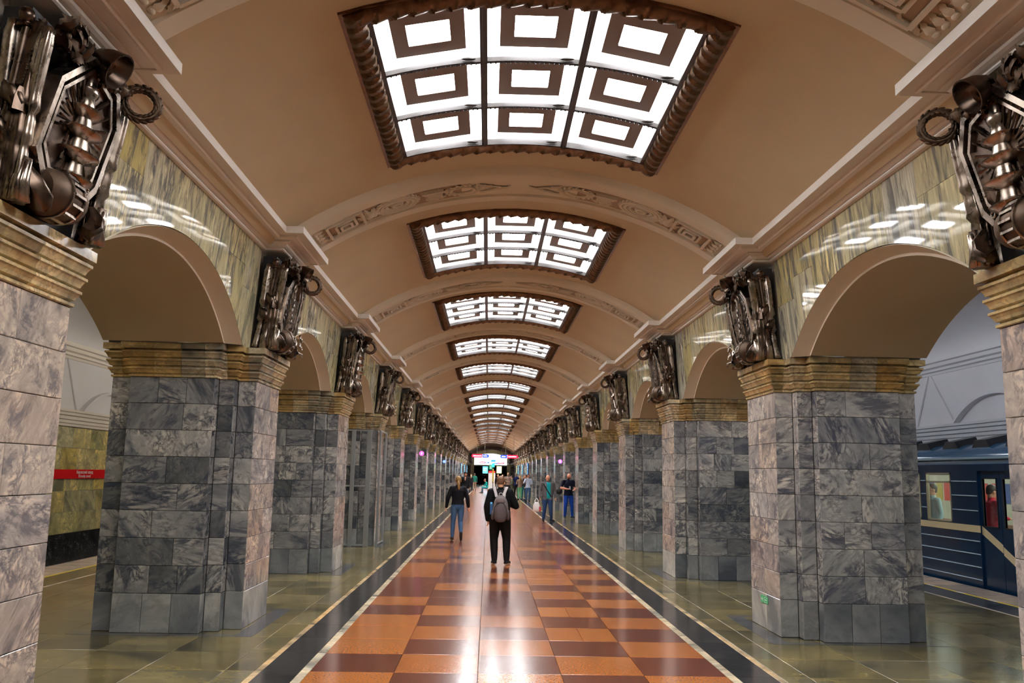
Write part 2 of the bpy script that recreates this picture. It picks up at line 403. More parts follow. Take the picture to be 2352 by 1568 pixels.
def offsets(pts):
    n = len(pts); out = []
    area = sum(pts[i][0]*pts[(i+1) % n][1]-pts[(i+1) % n][0]*pts[i][1] for i in range(n)); sg = 1 if area > 0 else -1
    en = []
    for i in range(n):
        dx, dy = pts[(i+1) % n][0]-pts[i][0], pts[(i+1) % n][1]-pts[i][1]; L = math.hypot(dx, dy); en.append((sg*dy/L, -sg*dx/L))
    for i in range(n):
        a, b_ = en[i-1], en[i]; out.append((a[0]+b_[0], a[1]+b_[1]) if a[0]*b_[0]+a[1]*b_[1] < .5 else b_)
    return out, en
def sweep(mb, pl, prof, org=(0, 0)):
    """pl: list of (x, y, dx, dy); closed profile swept along it"""
    n = len(prof); vs = []
    for x, y, dx, dy in pl: vs += [(x+dx*o-org[0], y+dy*o-org[1], z) for o, z in prof]
    fs = [(i*n+k, i*n+(k+1) % n, (i+1)*n+(k+1) % n, (i+1)*n+k) for i in range(len(pl)-1) for k in range(n)]
    fs += [tuple(range(n-1, -1, -1)), tuple((len(pl)-1)*n+k for k in range(n))]
    mb.add(vs, fs)
def capital_blocks(s, yc):
    pts = pil_outline(s, yc); off, en = offsets(pts); n = len(pts)
    # cut positions: (edge index, fraction)
    cuts = [(15, .5), (0, .45), (2, .5), (4, .12), (4, .40), (4, .72), (6, .5), (7, .5), (8, .5), (10, .28), (10, .60), (10, .88), (12, .5), (14, .5)]
    def at(c):
        e, f = c; a, b_ = pts[e], pts[(e+1) % n]; return (a[0]+(b_[0]-a[0])*f, a[1]+(b_[1]-a[1])*f, en[e][0], en[e][1])
    out = []
    for q in range(len(cuts)):
        c0, c1 = cuts[q], cuts[(q+1) % len(cuts)]; pl = [at(c0)]
        e = c0[0]
        while e != c1[0]: e = (e+1) % n; pl.append((pts[e][0], pts[e][1], off[e][0], off[e][1]))
        pl.append(at(c1))
        # hairline gap at both ends
        for a, b_, i0 in ((0, 1, 0), (-1, -2, -1)):
            dx, dy = pl[b_][0]-pl[a][0], pl[b_][1]-pl[a][1]; L = math.hypot(dx, dy); t = .0016/L
            pl[i0] = (pl[a][0]+dx*t, pl[a][1]+dy*t, pl[a][2], pl[a][3])
        out.append(pl)
    return out
def pillar(s, p):
    yc = pc(p); side = 'left' if s < 0 else 'right'
    ordn = ['zeroth', 'first', 'second', 'third', 'fourth', 'fifth', 'sixth', 'seventh', 'eighth', 'ninth', 'tenth', 'eleventh', 'twelfth', 'thirteenth', 'fourteenth', 'fifteenth', 'sixteenth', 'seventeenth', 'eighteenth', 'nineteenth', 'twentieth', 'twenty-first', 'twenty-second', 'twenty-third', 'twenty-fourth'][p]
    extra = {(1, -1): 'grey and cream marble pillar cut off by the left picture edge', (1, 1): 'grey and cream marble pillar cut off by the right picture edge',
             (2, 1): 'broad grey marble pillar with the small green exit sign near its foot, beside the train', (2, -1): 'broad grey marble pillar next to the red wall sign, second on the left side',
             (4, -1): 'grey marble pillar enclosed by the aluminium frame, fourth on the left side', (3, 1): 'grey marble pillar with a white and black foot stone, third on the right side'}
    lab = extra.get((p, s), 'grey marble pillar with ochre capital, %s on the %s side from the camera' % (ordn, side))
    root = empty('marble_pillar', (s*3.9, yc, 0), lab, 'pillar', 'marble pillars along the hall', 'thing')
    rd = random.Random(p*10+s)
    near = 1 <= p <= 8
    jg, jw = MB(), MB()
    b = MB(); o = pil_outline(s, yc); cx, cy = s*3.9, yc
    off, en = offsets(o)
    ins = [(x-dx*.028-cx, y-dy*.028-cy) for (x, y), (dx, dy) in zip(o, off)]
    b.prism([(x, y, 0) for x, y in ins], (0, 0, CAPT-.004)); b.obj('core', M['core'], root)
    inner = 'R' if s < 0 else 'L'
    def fx(a, c): return (s*a, s*c) if s > 0 else (s*c, s*a)
    for k in range(9):
        z0, z1 = courses[k], courses[k+1] if k < 8 else CAPB
        mg = M['base'] if k == 0 else M['greylight' if (s, p) in ((1, 2), (1, 1)) or ((s, p) == (1, 3) and k > 5) else 'grey']; mw = M['warmbase'] if k == 0 else M['warm']
        def T(face, a0, a1, pl, m_, t=.03):
            # joined copies take the plain course material as one look
            wall_tile(root, face, a0, a1, pl, z0, z1, m_, t=t, joined=None if near else (jw if m_ is mw else jg))
        hp, h2, h3, h4 = PW/2, PW/2+.15, .845, .745
        f = rd.choice([.35, .45, .5, .6])
        if rd.random() < .85: T(inner, yc-hp, yc-hp+PW*f, s*PX, mw); T(inner, yc-hp+PW*f, yc+hp, s*PX, mw)
        else: T(inner, yc-hp, yc+hp, s*PX, mw)
        for fc, q in (('F', -1), ('B', 1)):
            if q > 0 and not (p <= 2): continue
            T(fc, *fx(PX+.004, 3.29), yc+q*hp, mg); T(fc, *fx(3.294, 3.47), yc+q*h2, mg); T(fc, *fx(4.444, 4.68), yc+q*h4, mg)
            cutl = rd.choice([[.35], [.5], [.62], [.33, .66], [.28, .6], []])
            if k == 0: cutl = [.33, .66]
            xs = [3.474]+[3.474+.966*c for c in cutl]+[4.44]
            for a, c in zip(xs[:-1], xs[1:]): T(fc, *fx(a, c), yc+q*h3, mg)
            ya = sorted((yc+q*(hp+.002), yc+q*(h2-.002))); T(inner, ya[0], ya[1], s*3.29, mg)
            ya = sorted((yc+q*(h2+.002), yc+q*(h3-.002))); T(inner, ya[0], ya[1], s*3.47, mg)
        if p <= 2:
            outer = 'L' if s < 0 else 'R'
            ho = h4-.002
            T(outer, yc-ho, yc, s*4.68, mg); T(outer, yc, yc+ho, s*4.68, mg)
    if not near:
        for jj, nm, m_ in ((jg, 'grey_tiles', M['grey']), (jw, 'pale_tiles', M['warm'])):
            jj.v = [(x-cx, y-cy, z) for x, y, z in jj.v]; tag(jj.obj(nm, m_, root, fix=False), kind='stuff')
        b = MB()
        for pl in capital_blocks(s, yc): sweep(b, pl, CP, (cx, cy))
        b.obj('capital', M['ochre'], root)
    else:
        for pl in capital_blocks(s, yc):
            b = MB(); sweep(b, pl, CP, (cx, cy)); b.obj('capital_block', M['ochre'], root)
    return root
PROOTS = {}
for s in (-1, 1):
    for p in range(0, 9): PROOTS[(s, p)] = pillar(s, p)
    far = pillar(s, 9); PROOTS[(s, 9)] = far
    names = {10: 'tenth', 11: 'eleventh', 12: 'twelfth', 13: 'thirteenth', 14: 'fourteenth', 15: 'fifteenth', 16: 'sixteenth', 17: 'seventeenth', 18: 'eighteenth', 19: 'nineteenth', 20: 'twentieth', 21: 'twenty-first', 22: 'twenty-second', 23: 'twenty-third', 24: 'twenty-fourth'}
    for p in range(10, NP+1):
        c = copy_tree(far); c.location = (s*3.9, pc(p), 0); PROOTS[(s, p)] = c
        c['label'] = 'grey marble pillar with ochre capital, %s on the %s side from the camera' % (names[p], 'left' if s < 0 else 'right')
# dark plinth paving around each pillar: sits in the floor
pm = {}
for s in (-1, 1):
    for p in range(0, NP+1):
        yc = pc(p)
        for (xa, xb, ya, yb) in ((2.85, 3.05, -.98, .98), (3.05, 4.85, -.98, -.86), (3.05, 4.85, .86, .98)):
            x0, x1 = (xa, xb) if s > 0 else (-xb, -xa)
            k = (round(xb-xa, 3), round(yb-ya, 3))
            if k not in pm:
                b = MB(); b.box(0, xb-xa, 0, yb-ya, -.02, .0015); pm[k] = b.mesh('plinth_slab', M['plinth'])
            link('plinth_slab', pm[k], floor, (x0, yc+ya, 0))

# ================================================================== WALLS ABOVE THE ARCHES
def arch_z(d, r=AR):
    h = sqrt(max(AR*AR-(CAPT-AZ)**2, 0))
    return AZ+sqrt(r*r-d*d) if abs(d) < sqrt(r*r-(CAPT-AZ)**2) else CAPT
HW = sqrt(AR*AR-(CAPT-AZ)**2)
RI = AR-.10; HWI = sqrt(RI*RI-(CAPT-AZ)**2)
TOPZ = CORB+.03
def slab_poly(ya, yb, z0, z1):
    """front polygon in (y, z): bottom follows the arch"""
    bot = []; 
    for k in range(7):
        y = ya+(yb-ya)*k/6; bot.append((y, max(z0, arch_z(y))))
    return bot + [(yb, z1), (ya, z1)]
SLABM = {}
for s, sd in ((-1, 'left'), (1, 'right')):
    # backing behind the slabs, with the platform side of the piers
    b = MB()
    for p in range(0, NP+1):
        yb_ = bc(p)
        N_ = 24; ys = [-BAY/2+BAY*k/N_ for k in range(N_+1)]
        ys = sorted(set(ys+[-HW, HW]))
        for y0, y1 in zip(ys[:-1], ys[1:]):
            za, zb = arch_z(y0), arch_z(y1)
            q = [(s*(wx(za)+.03), yb_+y0, za), (s*(wx(zb)+.03), yb_+y1, zb), (s*(wx(TOPZ)+.03), yb_+y1, TOPZ), (s*(wx(TOPZ)+.03), yb_+y0, TOPZ)]
            b.add(q, [(0, 1, 2, 3)])
            q = [(s*4.72, yb_+y0, za), (s*4.72, yb_+y1, zb), (s*4.72, yb_+y1, 4.9), (s*4.72, yb_+y0, 4.9)]
            b.add(q, [(3, 2, 1, 0)])
    wall = b.obj('wall_'+sd, M['cornice']); tag(wall, 'leaning streaked marble wall above the %s arches' % sd, kind='structure')
    jj = MB()
    for p in range(0, NP+1):
        yb_ = bc(p); W = BAY/2-PW/2+.04; n = 8; xs = [-W+2*W*k/n for k in range(n+1)]
        for k in range(n):
            rows = [(CAPT, 3.86), (3.86, TOPZ)] if k in (0, 7) else ([(CAPT, 4.10), (4.10, TOPZ)] if k in (1, 6) else [(CAPT, TOPZ)])
            for ri, (z0, z1) in enumerate(rows):
                a, c = xs[k]+.0016, xs[k+1]-.0016
                key = (s, k, ri)
                if key not in SLABM or p > 9:
                    pts = slab_poly(a, c, z0+.0016, z1-.0016)
                    org = yb_ if p > 9 else 0
                    m_ = MB(); m_.prism([(s*wx(z), y+org, z) for y, z in pts], (s*.022, 0, 0))
                    if p > 9: jj.add(m_.v, m_.f); continue
                    SLABM[key] = m_.mesh('slab', M['spandrel'])
                link('slab', SLABM[key], wall, (0, yb_, 0))
    tag(jj.obj('far_slabs', M['spandrel'], wall), kind='stuff')
    # arch ring and soffit of each bay
    b = MB(); n = 36; vs = []
    A0 = math.asin(HW/AR); A1 = math.asin(HWI/RI)
    for k in range(n+1):
        t = -1+2*k/n; row = []
        for (r, am, x) in ((AR, A0, None), (AR-.012, math.asin(sqrt((AR-.012)**2-(CAPT-AZ)**2)/(AR-.012)), .0), (AR-.05, math.asin(sqrt((AR-.05)**2-(CAPT-AZ)**2)/(AR-.05)), .11), (AR-.075, math.asin(sqrt((AR-.075)**2-(CAPT-AZ)**2)/(AR-.075)), .165), (RI, A1, .165), (RI, A1, 1.5)):
            y, z = r*sin(am*t), AZ+r*cos(am*t)
            X = wx(z)-.004 if x is None or x == 0 else (wx(z)+x if x < 1 else 4.72)
            if x is None: X = wx(z)+.03
            row.append((s*X, y, z))
        vs += row
    m6 = 6; b.add(vs, [(k*m6+j, k*m6+j+1, (k+1)*m6+j+1, (k+1)*m6+j) for k in range(n) for j in range(m6-1)])
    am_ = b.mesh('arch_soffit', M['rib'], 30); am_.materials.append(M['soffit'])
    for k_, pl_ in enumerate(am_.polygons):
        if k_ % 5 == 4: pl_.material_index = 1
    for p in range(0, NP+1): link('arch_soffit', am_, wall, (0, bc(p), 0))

# ================================================================== CORNICE
KP = [(-.02, 4.36), (.0, 4.36), (.012, 4.368), (.016, 4.385), (.02, 4.392), (.036, 4.40), (.050, 4.425), (.054, 4.436), (.062, 4.438), (.062, 4.452), (.078, 4.462), (.098, 4.485), (.104, 4.500), (.118, 4.502), (.118, 4.516), (.150, 4.528), (.185, 4.548), (.188, 4.562), (.25, 4.566), (.25, 4.65), (-.20, 4.66), (-.20, 4.36)]
KP = [(-.02, 4.43), (.0, 4.43), (.022, 4.431), (.036, 4.440), (.036, 4.452), (.022, 4.460), (.022, 4.466), (.050, 4.468), (.074, 4.482), (.084, 4.498), (.084, 4.504), (.112, 4.505), (.126, 4.512), (.126, 4.524), (.112, 4.530), (.150, 4.534), (.195, 4.548), (.205, 4.556), (.205, 4.538), (.222, 4.536), (.236, 4.546), (.236, 4.568), (.33, 4.568), (.33, 4.65), (-.28, 4.66), (-.28, 4.43)]
for s, sd in ((-1, 'left'), (1, 'right')):
    pl = []
    def add(x, y, dx, dy): pl.append((s*x, y, s*dx, dy))
    XR, XP_, h = 3.11, 2.905, .47
    add(XR, Y0, -1, 0)
    for p in range(0, NP+1):
        yc = pc(p)
        add(XR, yc-h, -1, -1); add(XP_, yc-h, -1, -1); add(XP_, yc+h, -1, 1); add(XR, yc+h, -1, 1)
    add(XR, YEND, -1, 0)
    b = MB(); sweep(b, pl, KP); o = b.obj('trim_'+sd, M['cornice'], smooth=25)
    tag(o, 'long moulded white cornice stepping forward over each bronze sculpture, %s side' % sd, kind='structure')

# ================================================================== VAULT, RIBS
FX, FY = 1.36, 1.50      # light opening half sizes
b = MB(); xs = [-3.02, -2.8, -2.5, -2.2, -1.9, -1.65, -FX, -1.1, -.85, -.6, -.3, 0]; xs = xs+[-x for x in reversed(xs[:-1])]
ys = [Y0]
for p in range(0, NP+1):
    ys += [bc(p)-FY, bc(p)+FY, bc(p)+BAY/2-.4]
ys = sorted(y for y in ys if y < YEND)+[YEND]
ys = sorted(set(ys+[bc(-1)+FY]))
idx = {}
for j, y in enumerate(ys):
    for i_, x in enumerate(xs): idx[(i_, j)] = len(b.v); b.v.append((x, y, zv(x)))
for j in range(len(ys)-1):
    ym = (ys[j]+ys[j+1])/2
    for i_ in range(len(xs)-1):
        xm = (xs[i_]+xs[i_+1])/2
        if abs(xm) < FX and any(abs(ym-bc(p)) < FY for p in range(0, NP)): continue
        b.f.append((idx[(i_, j)], idx[(i_+1, j)], idx[(i_+1, j+1)], idx[(i_, j+1)]))
ceil = b.obj('ceiling', M['vault'], smooth='all', fix=False); tag(ceil, 'long tan barrel vault of the station hall', kind='structure')
# ribs
RR = VR-.10
def ribpt(u, y, w): # u arc length from crown, w protrusion below soffit
    a = u/RR; r = RR-w; return (r*sin(a), y, VC+r*cos(a))
b = MB(); n = 56; am = math.asin(2.9/RR); prof = [(-.60, .10+.02), (-.565, .065), (-.53, .02), (-.50, .0), (-.30, .0), (-.29, -.03), (-.27, -.035), (.27, -.035), (.29, -.03), (.30, .0), (.50, .0), (.53, .02), (.565, .065), (.60, .12)]
vs = []
for k in range(n+1):
    a = -am+2*am*k/n
    for y, d in prof:
        r = RR+d if d >= 0 else RR-d*1.0
        r = RR+abs(d); vs.append((r*sin(a), y, VC+r*cos(a)))
m_ = len(prof); b.add(vs, [(k*m_+j, (k+1)*m_+j, (k+1)*m_+j+1, k*m_+j+1) for k in range(n) for j in range(m_-1)])
ribm = b.mesh('rib', M['rib'], 35, fix=False)
def relief(sg):
    b = MB(); rd = random.Random(3)
    def P(u, v, w): x, y, z = ribpt(sg*u, v, -.035+w); return Vector((x, y, z))
    def fr(u): a = sg*u/RR; T = Vector((cos(a)*sg, 0, -sin(a)*sg)); Nn = Vector((-sin(a), 0, -cos(a))); return T, Nn
    def bar(u0, v0, u1, v1, w, h):
        du, dv = u1-u0, v1-v0; L = math.hypot(du, dv); pu, pv = -dv/L*w/2, du/L*w/2; vs = []
        for (q, ww) in ((0, 0), (0, h), ):
            for (a, c) in ((u0+pu, v0+pv), (u1+pu, v1+pv), (u1-pu, v1-pv), (u0-pu, v0-pv)): vs.append(P(a, c, ww-.005))
        b.add(vs, [(0, 1, 2, 3), (7, 6, 5, 4), (0, 4, 5, 1), (1, 5, 6, 2), (2, 6, 7, 3), (3, 7, 4, 0)])
    def ball(u, v, ru, rv, h=.035):
        T, Nn = fr(u); R = Matrix((T, (0, 1, 0), Nn)).transposed(); b.ell(P(u, v, .0), (ru, rv, h), 8, 5, R)
    def lf(u, v, ang, L, W):
        T, Nn = fr(u); d = T*cos(ang)+Vector((0, 1, 0))*sin(ang); b.leaf(P(u, v, .008), d, Nn, L, W, .18)
    U0 = 2.72   # bottom end near the springing
    for v in (-.18, -.06, .06, .18):
        lf(U0, v, pi, .16, .09); ball(U0-.02, v, .03, .03, .05)
    # nested square frame
    for hw, h in ((.24, .05), (.13, .045), (.07, .06)):
        c = U0-.42; q = hw if hw > .2 else hw
        for (a, e, g_, f_) in ((-q, -q, q, -q), (q, -q, q, q), (q, q, -q, q), (-q, q, -q, -q)): bar(c+a, e, c+g_, f_, .035, h)
    for v in (-.2, .2):
        for k in range(5): lf(U0-.66+.12*k, v, (1 if v > 0 else -1)*(.6+rd.random()), .13, .06)
    # helmet-like knot and leaves
    ball(U0-.74, 0, .09, .13, .07)
    for k in range(9): lf(U0-.74, 0, pi*2*k/9, .2, .08)
    # oval medallion
    c = U0-1.12
    for R1, h in ((.235, .03), (.185, .03), (.13, .022), (.05, .03)):
        T, Nn = fr(c); Rm = Matrix((T, (0, 1, 0), Nn)).transposed(); b.torus(P(c, 0, .012), R1, h, Rm, 28, 6, sx=1.15, sy=1.0)
    for k in range(26): a = 2*pi*k/26; lf(c+.25*cos(a), .24*sin(a), a+1.2, .12, .06)
    # drapery and arms
    for k in range(5): bar(c-.34-.03*k, -.15+.06*k, c-.62+.02*k, -.12+.06*k, .045, .05)
    for k in range(14): lf(c-.36-.25*rd.random(), (rd.random()-.5)*.42, rd.random()*6.3, .14, .07)
    ball(c-.5, .08, .08, .06, .06)
    c2 = c-.86
    T, Nn = fr(c2); Rm = Matrix((T, (0, 1, 0), Nn)).transposed(); b.torus(P(c2, 0, .01), .12, .02, Rm, 20, 6, sx=1.3)
    for k in range(16): a = 2*pi*k/16; lf(c2+.17*cos(a), .14*sin(a), a+1.0, .11, .05)
    for k in range(18): t = k/18; lf(c2-.2-.34*t, (.16*(1-t))*(1 if k % 2 else -1), pi+(.5 if k % 2 else -.5), .12, .05)
    return b.mesh('relief_ornament', M['relief'], 40)
REL = {sg: relief(sg) for sg in (-1, 1)}
b = MB(); vs = []
for sg in (-1, 1):
    for k in range(13):
        u = sg*(.75+(2.62-.75)*k/12)
        for v in (-.265, .265): vs.append(ribpt(u, v, -.033))
    o_ = 0 if sg < 0 else 26
for o_ in (0, 26): pass
b.v = vs; b.f = [(o_+2*k, o_+2*k+1, o_+2*k+3, o_+2*k+2) for o_ in (0, 26) for k in range(12)]
groundm = b.mesh('relief_ground', M['relief_ground'], fix=False)
for p in range(0, NP+1):
    r_ = link('rib', ribm, ceil, (0, pc(p), 0))
    if p <= 14:
        for sg in (-1, 1): link('relief_ornament', REL[sg], r_)
        link('relief_ground', groundm, r_)

# ================================================================== CEILING LIGHTS
def light_meshes():
    D = {}
    FXo, FYo, w = 1.455, 1.585, .095
    def molding(path_fn, L, twist, name):
        b = MB(); n = int(L/.018); m = 9; vs = []
        for k in range(n+1):
            s_ = L*k/n; c, side, dn = path_fn(s_)
            for j in range(m):
                t = pi*j/(m-1); ph = (s_/.155 + twist*(t/pi-.5)*1.1) % 1.0
                leafy = .72 + .38*(1-ph)**.8 + .07*abs(sin(pi*6*(t/pi)))*(1-ph)
                edge = 1 if 0 < j < m-1 else .9
                r = w*leafy*edge
                vs.append(c - side*cos(t)*w*1.0*(.9+.1*leafy) + dn*sin(t)*r*.95)
        b.add(vs, [(k*m+j, k*m+j+1, (k+1)*m+j+1, (k+1)*m+j) for k in range(n) for j in range(m-1)])
        b.add([vs[j] for j in range(m)], [tuple(range(m))]); b.add([vs[n*m+j] for j in range(m)], [tuple(range(m-1, -1, -1))])
        return b.mesh(name, M['frame'], 50)
    aX = math.asin(FXo/VR)
    def side(sg):
        a = sg*aX; nd = Vector((-sin(a), 0, -cos(a))); sd = Vector((cos(a), 0, -sin(a)))
        return lambda s_: (Vector((VR*sin(a), -FYo-.09+s_, VC+VR*cos(a))), sd, nd)
    def end(sg):
        def f(s_):
            a = -aX + s_/VR; return Vector((VR*sin(a), sg*FYo, VC+VR*cos(a))), Vector((0, 1, 0)), Vector((-sin(a), 0, -cos(a)))
        return f
    D['frame'] = [molding(side(-1), 2*FYo+.18, 1, 'leaf_moulding'), molding(side(1), 2*FYo+.18, -1, 'leaf_moulding'), molding(end(-1), 2*aX*VR, 1, 'leaf_moulding'), molding(end(1), 2*aX*VR, 1, 'leaf_moulding')]
    # flat outer back frame and inner fillet
    b = MB()
    def strip(x0, x1, y0, y1, d0, d1, n=14):
        vs = []
        for k in range(n+1):
            x = x0+(x1-x0)*k/n; a = math.asin(x/VR)
            for (y, d) in ((y0, d0), (y0, d1), (y1, d1), (y1, d0)): r = VR-d; vs.append((r*sin(a), y, VC+r*cos(a)))
        b.add(vs, [(k*4+j, k*4+(j+1) % 4, (k+1)*4+(j+1) % 4, (k+1)*4+j) for k in range(n) for j in range(4)]+[(3, 2, 1, 0), tuple(n*4+j for j in range(4))])
    O = .115
    strip(-FXo-O, FXo+O, -FYo-O, -FYo+.09, -.02, .022); strip(-FXo-O, FXo+O, FYo-.09, FYo+O, -.02, .022)
    strip(-FXo-O, -FXo+.09, -FYo+.09, FYo-.09, -.02, .022, 3); strip(FXo-.09, FXo+O, -FYo+.09, FYo-.09, -.02, .022, 3)
    D['back'] = b.mesh('back_frame', M['frame'], 30)
    b = MB(); bars = []
    for x in (-.45, .45):
        b = MB(); strip(x-.032, x+.032, -FY, FY, -.03, .03, 3); strip(x-.012, x+.012, -FY, FY, .03, .045, 2); bars.append(b.mesh('glazing_bar', M['bar']))
    for y in (-.5, .5):
        b = MB(); strip(-FX, FX, y-.022, y+.022, -.02, .022, 20)
        for k in range(60):
            x = -FX+.02+2*(FX-.02)*k/59; a = math.asin(x/VR); b.ell(((VR-.028)*sin(a), y, VC+(VR-.028)*cos(a)), (.012, .012, .012), 5, 4)
        bars.append(b.mesh('glazing_bar', M['bar']))
    b = MB(); strip(-FX-.01, -FX+.025, -FY, FY, -.03, .035, 2); strip(FX-.025, FX+.01, -FY, FY, -.03, .035, 2); strip(-FX, FX, -FY-.01, -FY+.02, -.03, .035, 20); strip(-FX, FX, FY-.02, FY+.01, -.03, .035, 20)
    bars.append(b.mesh('inner_fillet', M['bar']))
    D['bars'] = bars
    cells = []
    for (x0, x1) in ((-FX, -.45), (-.45, .45), (.45, FX)):
        for (y0, y1) in ((-FY, -.5), (-.5, .5), (.5, FY)):
            xm, ym = (x0+x1)/2, (y0+y1)/2; z0, z1 = zv(x0), zv(x1); a = atan2(z1-z0, x1-x0)
            T = Vector((cos(a), 0, sin(a))); U = Vector((-sin(a), 0, cos(a))); C_ = Vector((xm, ym, (z0+z1)/2)); hx = (x1-x0)/2/cos(a); hy = (y1-y0)/2
            def P(u, v, w): return C_+T*u+Vector((0, v, 0))+U*w
            b = MB(); q = []
            for w_, f in ((0, 1), (.02, .99), (.30, .78)): q += [P(-hx*f, -hy*f, w_), P(hx*f, -hy*f, w_), P(hx*f, hy*f, w_), P(-hx*f, hy*f, w_)]
            b.add(q, [(0, 1, 5, 4), (1, 2, 6, 5), (2, 3, 7, 6), (3, 0, 4, 7), (4, 5, 9, 8), (5, 6, 10, 9), (6, 7, 11, 10), (7, 4, 8, 11), (8, 9, 10, 11)])
            cell = b.mesh('reflector_box', M['cell'], fix=False)
            b = MB(); W1, H1, W2, H2, w_ = hx*.68, hy*.72, hx*.40, hy*.36, .07; q = []
            for w2 in (w_, w_+.012):
                for (W_, H_) in ((W1, H1), (W2, H2)): q += [P(-W_, -H_, w2), P(W_, -H_, w2), P(W_, H_, w2), P(-W_, H_, w2)]
            fs = []
            for k in range(4):
                k2 = (k+1) % 4; fs += [(k, k2, 4+k2, 4+k), (8+k, 12+k, 12+k2, 8+k2), (k, 8+k, 8+k2, k2), (4+k, 4+k2, 12+k2, 12+k)]
            b.add(q, fs); 
            for u in (-W1*.8, W1*.8):
                for v in (-H1*.95, H1*.95): b.cyl(P(u, v, w_), P(u, v, .28), .006, n=5)
            baf = b.mesh('baffle_plate', M['baffle'], fix=True)
            b = MB(); q = []
            for w_ in (.125, .19): q += [P(-hx*.62, -hy*.66, w_), P(hx*.62, -hy*.66, w_), P(hx*.62, hy*.66, w_), P(-hx*.62, hy*.66, w_)]
            b.add(q, [(3, 2, 1, 0), (4, 5, 6, 7), (0, 1, 5, 4), (1, 2, 6, 5), (2, 3, 7, 6), (3, 0, 4, 7)])
            lamp = b.mesh('lamp', M['lamp'])
            # latch hardware
            b = MB(); b2 = P(hx-.14, hy-.05, .01); b.ell(b2, (.07, .02, .012), 8, 5); latch = b.mesh('latch', M['bar'])
            cells.append((cell, baf, lamp, latch))
    D['cells'] = cells; return D
LMs = light_meshes()
offm = {}
ORD = ['nearest', 'second', 'third', 'fourth', 'fifth', 'sixth', 'seventh', 'eighth', 'ninth', 'tenth', 'eleventh', 'twelfth', 'thirteenth', 'fourteenth', 'fifteenth', 'sixteenth', 'seventeenth', 'eighteenth', 'nineteenth', 'twentieth', 'twenty-first', 'twenty-second', 'twenty-third', 'twenty-fourth']
for p in range(0, NP):
    lab = 'coffered ceiling light behind the camera above the near bay' if p == 0 else ('large bronze framed nine pane ceiling light right above the walkway, the nearest one in view' if p == 1 else 'bronze framed nine pane ceiling light in the vault, %s in the row from the camera' % ORD[p-1])
    root = empty('ceiling_light', (0, bc(p), 0), lab, 'ceiling light', 'ceiling lights along the vault')
    for me in LMs['frame']: link('leaf_moulding', me, root)
    link('back_frame', LMs['back'], root)
    for me in LMs['bars']: link(me.name.split('.')[0], me, root)
    for ci, (cell, baf, lamp, latch) in enumerate(LMs['cells']):
        c = link('reflector_box', cell, root)
        if p <= 12: link('baffle_plate', baf, c)
        lo = link('lamp', lamp, c)
        if p <= 3: link('latch', latch, c)
        if p >= NP-5:
            lo.material_slots[0].link = 'OBJECT'; lo.material_slots[0].material = M['lamp_off']

